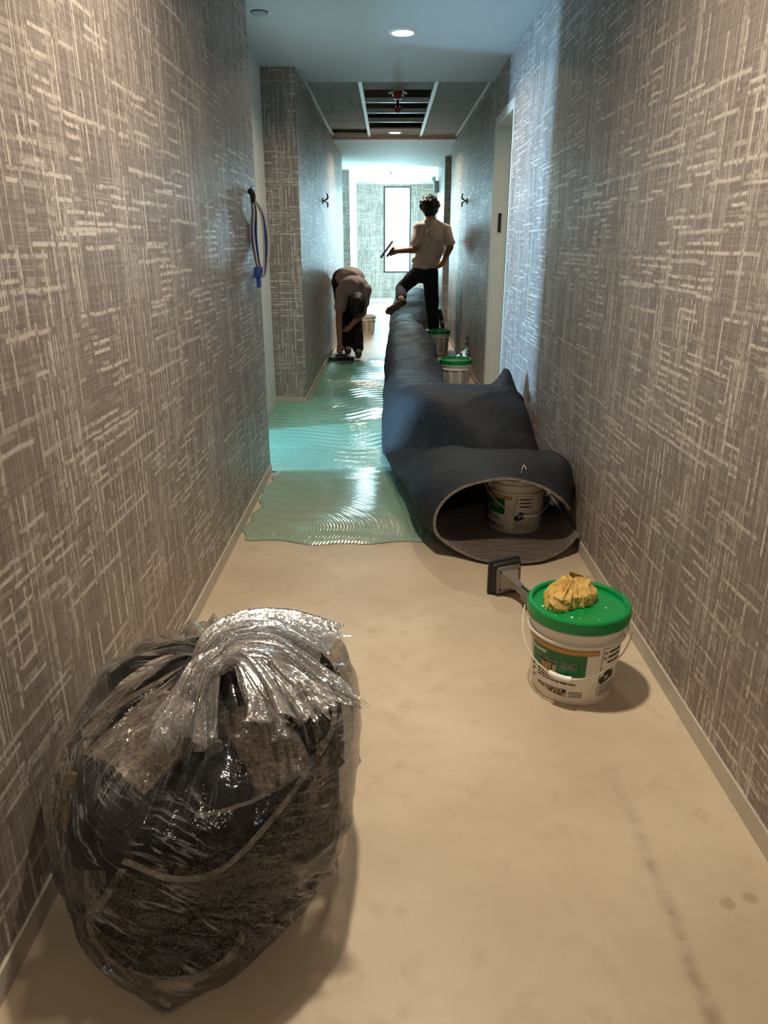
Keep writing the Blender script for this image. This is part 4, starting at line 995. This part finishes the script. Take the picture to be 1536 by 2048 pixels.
def standing():
    B = (0.50, 9.32, 0.0)
    head = (.477, 9.285, 1.635); neck = (.500, 9.32, 1.50)
    shL, shR = (.350, 9.30, 1.425), (.682, 9.33, 1.41)
    elL, haL = (.305, 9.22, 1.175), (.105, 9.13, 1.160)
    elR, wrR = (.728, 9.25, 1.205), (.655, 9.40, 1.02)
    hpL, hpR = (.365, 9.31, .92), (.500, 9.31, .92)
    knL, anL = (.160, 9.55, .715), (.150, 9.10, .605)
    knR, anR = (.535, 9.34, .52), (.580, 9.35, .10)
    fd = Vector((-.45, .89, 0)).normalized()
    body = [('e', (head[0], head[1], 1.645), (.080, .098, .108)), ('c', (head[0] - .022, head[1] + .045, 1.575), .042, (head[0], head[1], 1.62), .06),
            ('c', Vector(head) + fd * .095 + Vector((0, 0, -.01)), .014, Vector(head) + fd * .085 + Vector((0, 0, .025)), .011),
            ('e', (head[0] - .082, head[1] - .005, 1.625), (.012, .022, .032)), ('e', (head[0] + .082, head[1] - .02, 1.625), (.012, .022, .032)),
            ('c', neck, .058, (.482, 9.30, 1.585), .054),
            ('e', (.510, 9.33, 1.33), (.165, .098, .15)), ('e', (.470, 9.32, 1.14), (.14, .09, .16)), ('e', (.432, 9.31, .96), (.150, .10, .11)),
            ('c', (.42, 9.32, 1.44), .05, (.61, 9.33, 1.43), .05), ('c', neck, .055, (.50, 9.33, 1.42), .07),
            ('c', (.362, 9.30, 1.41), .044, elL, .04), ('c', elL, .040, haL, .028), ('c', (.672, 9.33, 1.395), .044, elR, .04), ('c', elR, .04, wrR, .028),
            ('c', hpL, .082, knL, .056), ('c', knL, .054, anL, .038), ('c', hpR, .082, knR, .056), ('c', knR, .054, anR, .038)]
    body += hand(haL, (-.9, -.2, -.12), (0, .3, 1), (.2, .9, -.3), 0.9)
    body += hand(wrR, (-.75, .5, -.35), (-.2, .3, .9), (-.5, -.3, 0), 0.4)
    p = blob('person', body, M['skin'], 0.0075, None, 4, B); tag(p, 'worker in pale tan shirt standing astride the carpet roll, back turned, holding a trowel', 'person')
    def fold(c):
        q = c.z * 34 - c.x * 30
        return 0.006 * mnoise.noise(Vector((c.x * 9, c.y * 9, c.z * 9))) + 0.013 * max(0, math.sin(q + 2.4 * mnoise.noise(c * 7))) ** 3 * (1 if c.z < 1.34 else 0.3) * (0.6 + mnoise.noise(c * 5))
    shirt = [('e', (.512, 9.33, 1.32), (.176, .117, .155)), ('e', (.482, 9.32, 1.18), (.172, .114, .20)), ('e', (.455, 9.315, 1.06), (.160, .118, .12)),
             ('c', (.42, 9.32, 1.43), .062, (.62, 9.33, 1.42), .062), ('c', (.44, 9.325, 1.465), .05, (.56, 9.33, 1.46), .05), ('c', (.50, 9.33, 1.43), .09, (.50, 9.325, 1.475), .068),
             ('c', (.358, 9.30, 1.415), .066, (.316, 9.245, 1.25), .060), ('c', (.676, 9.33, 1.40), .066, (.716, 9.27, 1.26), .060), ('e', (.440, 9.312, .985), (.162, .121, .05))]
    blob('shirt', shirt, M['shirt_a'], 0.009, p, 6, B, fold)
    tr = lambda c: 0.006 * mnoise.noise(Vector((c.x * 14, c.y * 14, c.z * 10)))
    trousers = [('e', (.432, 9.31, .925), (.166, .118, .10)), ('c', hpL, .098, knL, .078), ('c', knL, .076, (.155, 9.22, .635), .066), ('c', hpR, .100, knR, .079), ('c', knR, .077, (.576, 9.345, .12), .066),
                ('c', (.40, 9.31, .88), .09, (.47, 9.31, .88), .09)]
    blob('trousers', trousers, M['navy'], 0.009, p, 5, B, tr)
    def hairw(c): return 0.004 + 0.020 * mnoise.noise(c * 30) + 0.009 * mnoise.noise(c * 65)
    hr = [('e', (.478, 9.278, 1.668), (.108, .118, .098)), ('e', (.480, 9.255, 1.612), (.086, .085, .07)), ('e', (.405, 9.31, 1.655), (.035, .05, .045)), ('e', (.55, 9.28, 1.64), (.03, .05, .05)), ('e', (.42, 9.37, 1.70), (.05, .04, .04)),
          ('e', (.47, 9.29, 1.735), (.06, .07, .035))]
    blob('hair', hr, M['hair'], 0.008, p, 2, B, hairw)
    # shoes: raised left shoe shows its sole, right shoe flat behind the bucket
    heel, toe = Vector((.172, 9.03, .595)), Vector((-.015, 9.09, .468))
    s1 = blob('shoe', [('c', heel + Vector((0, .035, .005)), .042, toe + Vector((.04, .035, .025)), .044), ('c', toe + Vector((.04, .03, .02)), .042, toe + Vector((0.01, .03, .01)), .034), ('c', Vector(anL) + Vector((0, -.01, 0)), .048, heel + Vector((0, .03, 0)), .044)], M['shoe'], 0.007, p, 5, B)
    blob('sole', [('e', heel.lerp(toe, .2), (.05, .016, .042)), ('e', heel.lerp(toe, .5) + Vector((0, -.004, 0)), (.06, .015, .04)), ('e', heel.lerp(toe, .8) + Vector((0, -.006, 0)), (.055, .016, .05))], M['sole'], 0.006, s1, 5, B)
    s2 = blob('shoe', [('c', (.585, 9.33, .055), .045, (.60, 9.50, .04), .04), ('c', (.58, 9.35, .10), .048, (.585, 9.36, .06), .046)], M['shoe'], 0.007, p, 5, B)
    return p
standing()
# trowel held edge-on by the standing worker
r = empty('trowel', (-0.02, 9.06, 1.18)); tag(r, 'thin steel trowel held edge-on in the standing worker\'s hand', 'trowel')
blade_dir = Vector((.135, 0, .175)).normalized(); bn = Vector((blade_dir.z, 0, -blade_dir.x))
Mx = Matrix((( blade_dir.x, 0, bn.x, 0), (0, 1, 0, 0), (blade_dir.z, 0, bn.z, 0), (0, 0, 0, 1)))
MB().rbox(-.115, .115, -.055, .055, -.003, .003, .0009, 1).xf(Mx @ Matrix.Rotation(0.2, 4, 'X')).build('blade', M['steel'], r)
MB().tube([(Mx @ Vector(q)) for q in ((-.05, 0, 0), (-.05, 0, .045), (.05, 0, .05), (.05, 0, 0))], 0.004, 8).build('tang', M['steel'], r, True)
MB().tube([(Mx @ Vector(q)) for q in ((-.065, 0, .048), (0, 0, .052), (.06, 0, .052))], [0.013, 0.016, 0.014], 12).build('grip', M['sole'], r, True)

def bending():
    B = (-.45, 8.95, 0.0)
    pel = (-.505, 9.13, .845)
    head = (-.352, 8.635, .615)
    shL, shR = (-.525, 8.75, .725), (-.268, 8.77, .745)
    elL, wrL = (-.562, 8.66, .46), (-.552, 8.545, .165)
    elR, wrR = (-.285, 8.69, .505), (-.42, 8.625, .375)
    hL, hR = (-.575, 9.12, .82), (-.44, 9.11, .82)
    kL, aL = (-.525, 9.04, .46), (-.492, 9.06, .09)
    kR, aR = (-.385, 8.90, .46), (-.355, 8.79, .09)
    body = [('e', head, (.078, .088, .112)), ('c', (head[0], head[1] - .03, head[2] - .06), .045, head, .06), ('e', (head[0] - .08, head[1], head[2]), (.012, .025, .03)), ('e', (head[0] + .08, head[1], head[2]), (.012, .025, .03)),
            ('c', (head[0], head[1] - .095, head[2] - .02), .013, (head[0], head[1] - .085, head[2] + .01), .011),
            ('c', (-.37, 8.73, .715), .056, head, .055),
            ('e', (-.40, 8.82, .775), (.145, .13, .095)), ('e', (-.445, 8.97, .855), (.135, .15, .10)), ('e', pel, (.145, .12, .11)), ('c', (-.40, 8.80, .76), .1, (-.47, 9.05, .86), .1),
            ('c', shL, .05, elL, .04), ('c', elL, .04, wrL, .028), ('c', shR, .05, elR, .04), ('c', elR, .04, wrR, .028),
            ('c', hL, .082, kL, .056), ('c', kL, .054, aL, .038), ('c', hR, .082, kR, .056), ('c', kR, .054, aR, .038),
            ('c', (-.50, 8.76, .73), .05, (-.29, 8.775, .745), .05)]
    body += hand(wrL, (.05, -.35, -.9), (.9, -.2, 0), (-.1, -.8, .3), 0.75)
    body += hand(wrR, (-.55, -.1, -.8), (-.3, -.8, .2), (-.6, .2, .3), 0.8)
    p = blob('person', body, M['skin'], 0.0075, None, 4, B); tag(p, 'worker in dusty shirt bent double by the left wall, spreading adhesive', 'person')
    def fold(c): return 0.008 * mnoise.noise(Vector((c.x * 8, c.y * 10, c.z * 8))) + 0.010 * max(0, math.sin(c.y * 44 + c.x * 12 + 2.5 * mnoise.noise(c * 7))) ** 3
    shirt = [('e', (-.40, 8.82, .785), (.168, .145, .115)), ('e', (-.445, 8.97, .868), (.162, .165, .118)), ('c', (-.40, 8.80, .77), .118, (-.475, 9.04, .868), .12), ('c', (-.505, 8.76, .735), .066, (-.285, 8.775, .75), .066),
             ('c', (-.37, 8.77, .74), .09, (-.365, 8.725, .715), .07), ('c', shL, .070, (-.548, 8.70, .56), .066), ('c', shR, .070, (-.276, 8.73, .61), .064)]
    blob('shirt', shirt, M['shirt_b'], 0.009, p, 6, B, fold)
    tr = lambda c: 0.008 * mnoise.noise(Vector((c.x * 14, c.y * 14, c.z * 9)))
    blob('trousers', [('e', pel, (.155, .125, .12)), ('c', hL, .098, kL, .08), ('c', kL, .078, (-.492, 9.055, .10), .07), ('c', hR, .098, kR, .08), ('c', kR, .078, (-.357, 8.80, .10), .07)], M['blackcloth'], 0.009, p, 5, B, tr)
    blob('cap', [('e', (head[0], head[1] + .005, head[2] + .005), (.098, .108, .118)), ('e', (head[0], head[1] - .045, head[2] - .015), (.092, .085, .105)), ('e', (head[0], head[1] - .05, head[2] - .08), (.082, .08, .06))], M['hair'], 0.008, p, 3, B, lambda c: 0.004 * mnoise.noise(c * 40))
    for a, t in ((aL, (-.480, 8.93, .045)), (aR, (-.345, 8.665, .045))):
        s = blob('shoe', [('c', (a[0], a[1] + .02, .055), .045, t, .042), ('c', a, .05, (a[0], a[1], .06), .046)], M['shoe'], 0.007, p, 5, B)
    # tool pouch and belt
    pb = blob('tool_belt', [('c', (-.63, 9.10, .86), .03, (-.635, 9.06, .80), .026), ('c', (-.635, 9.08, .80), .022, (-.64, 9.05, .75), .018), ('e', (-.505, 9.10, .87), (.155, .05, .11))], M['rubber'], 0.008, p, 3, B)
    return p
bending()
r = empty('trowel', (-.535, 8.455, 0.012), D(6)); tag(r, 'dark notched trowel spreading adhesive on the floor by the left wall', 'trowel')
MB().rbox(-.15, .15, -.045, .045, 0.0, .004, .001, 1).xf(Matrix.Rotation(0.35, 4, 'X')).build('blade', M['black_metal'], r)
MB().tube([(-.05, .0, .004), (-.05, .0, .04), (.05, .0, .04), (.05, .0, .004)], 0.005, 8).build('tang', M['black_metal'], r, True)
MB().tube([(-.065, .0, .042), (0, .0, .046), (.065, .0, .042)], [.013, .016, .013], 12).build('grip', M['rubber'], r, True)
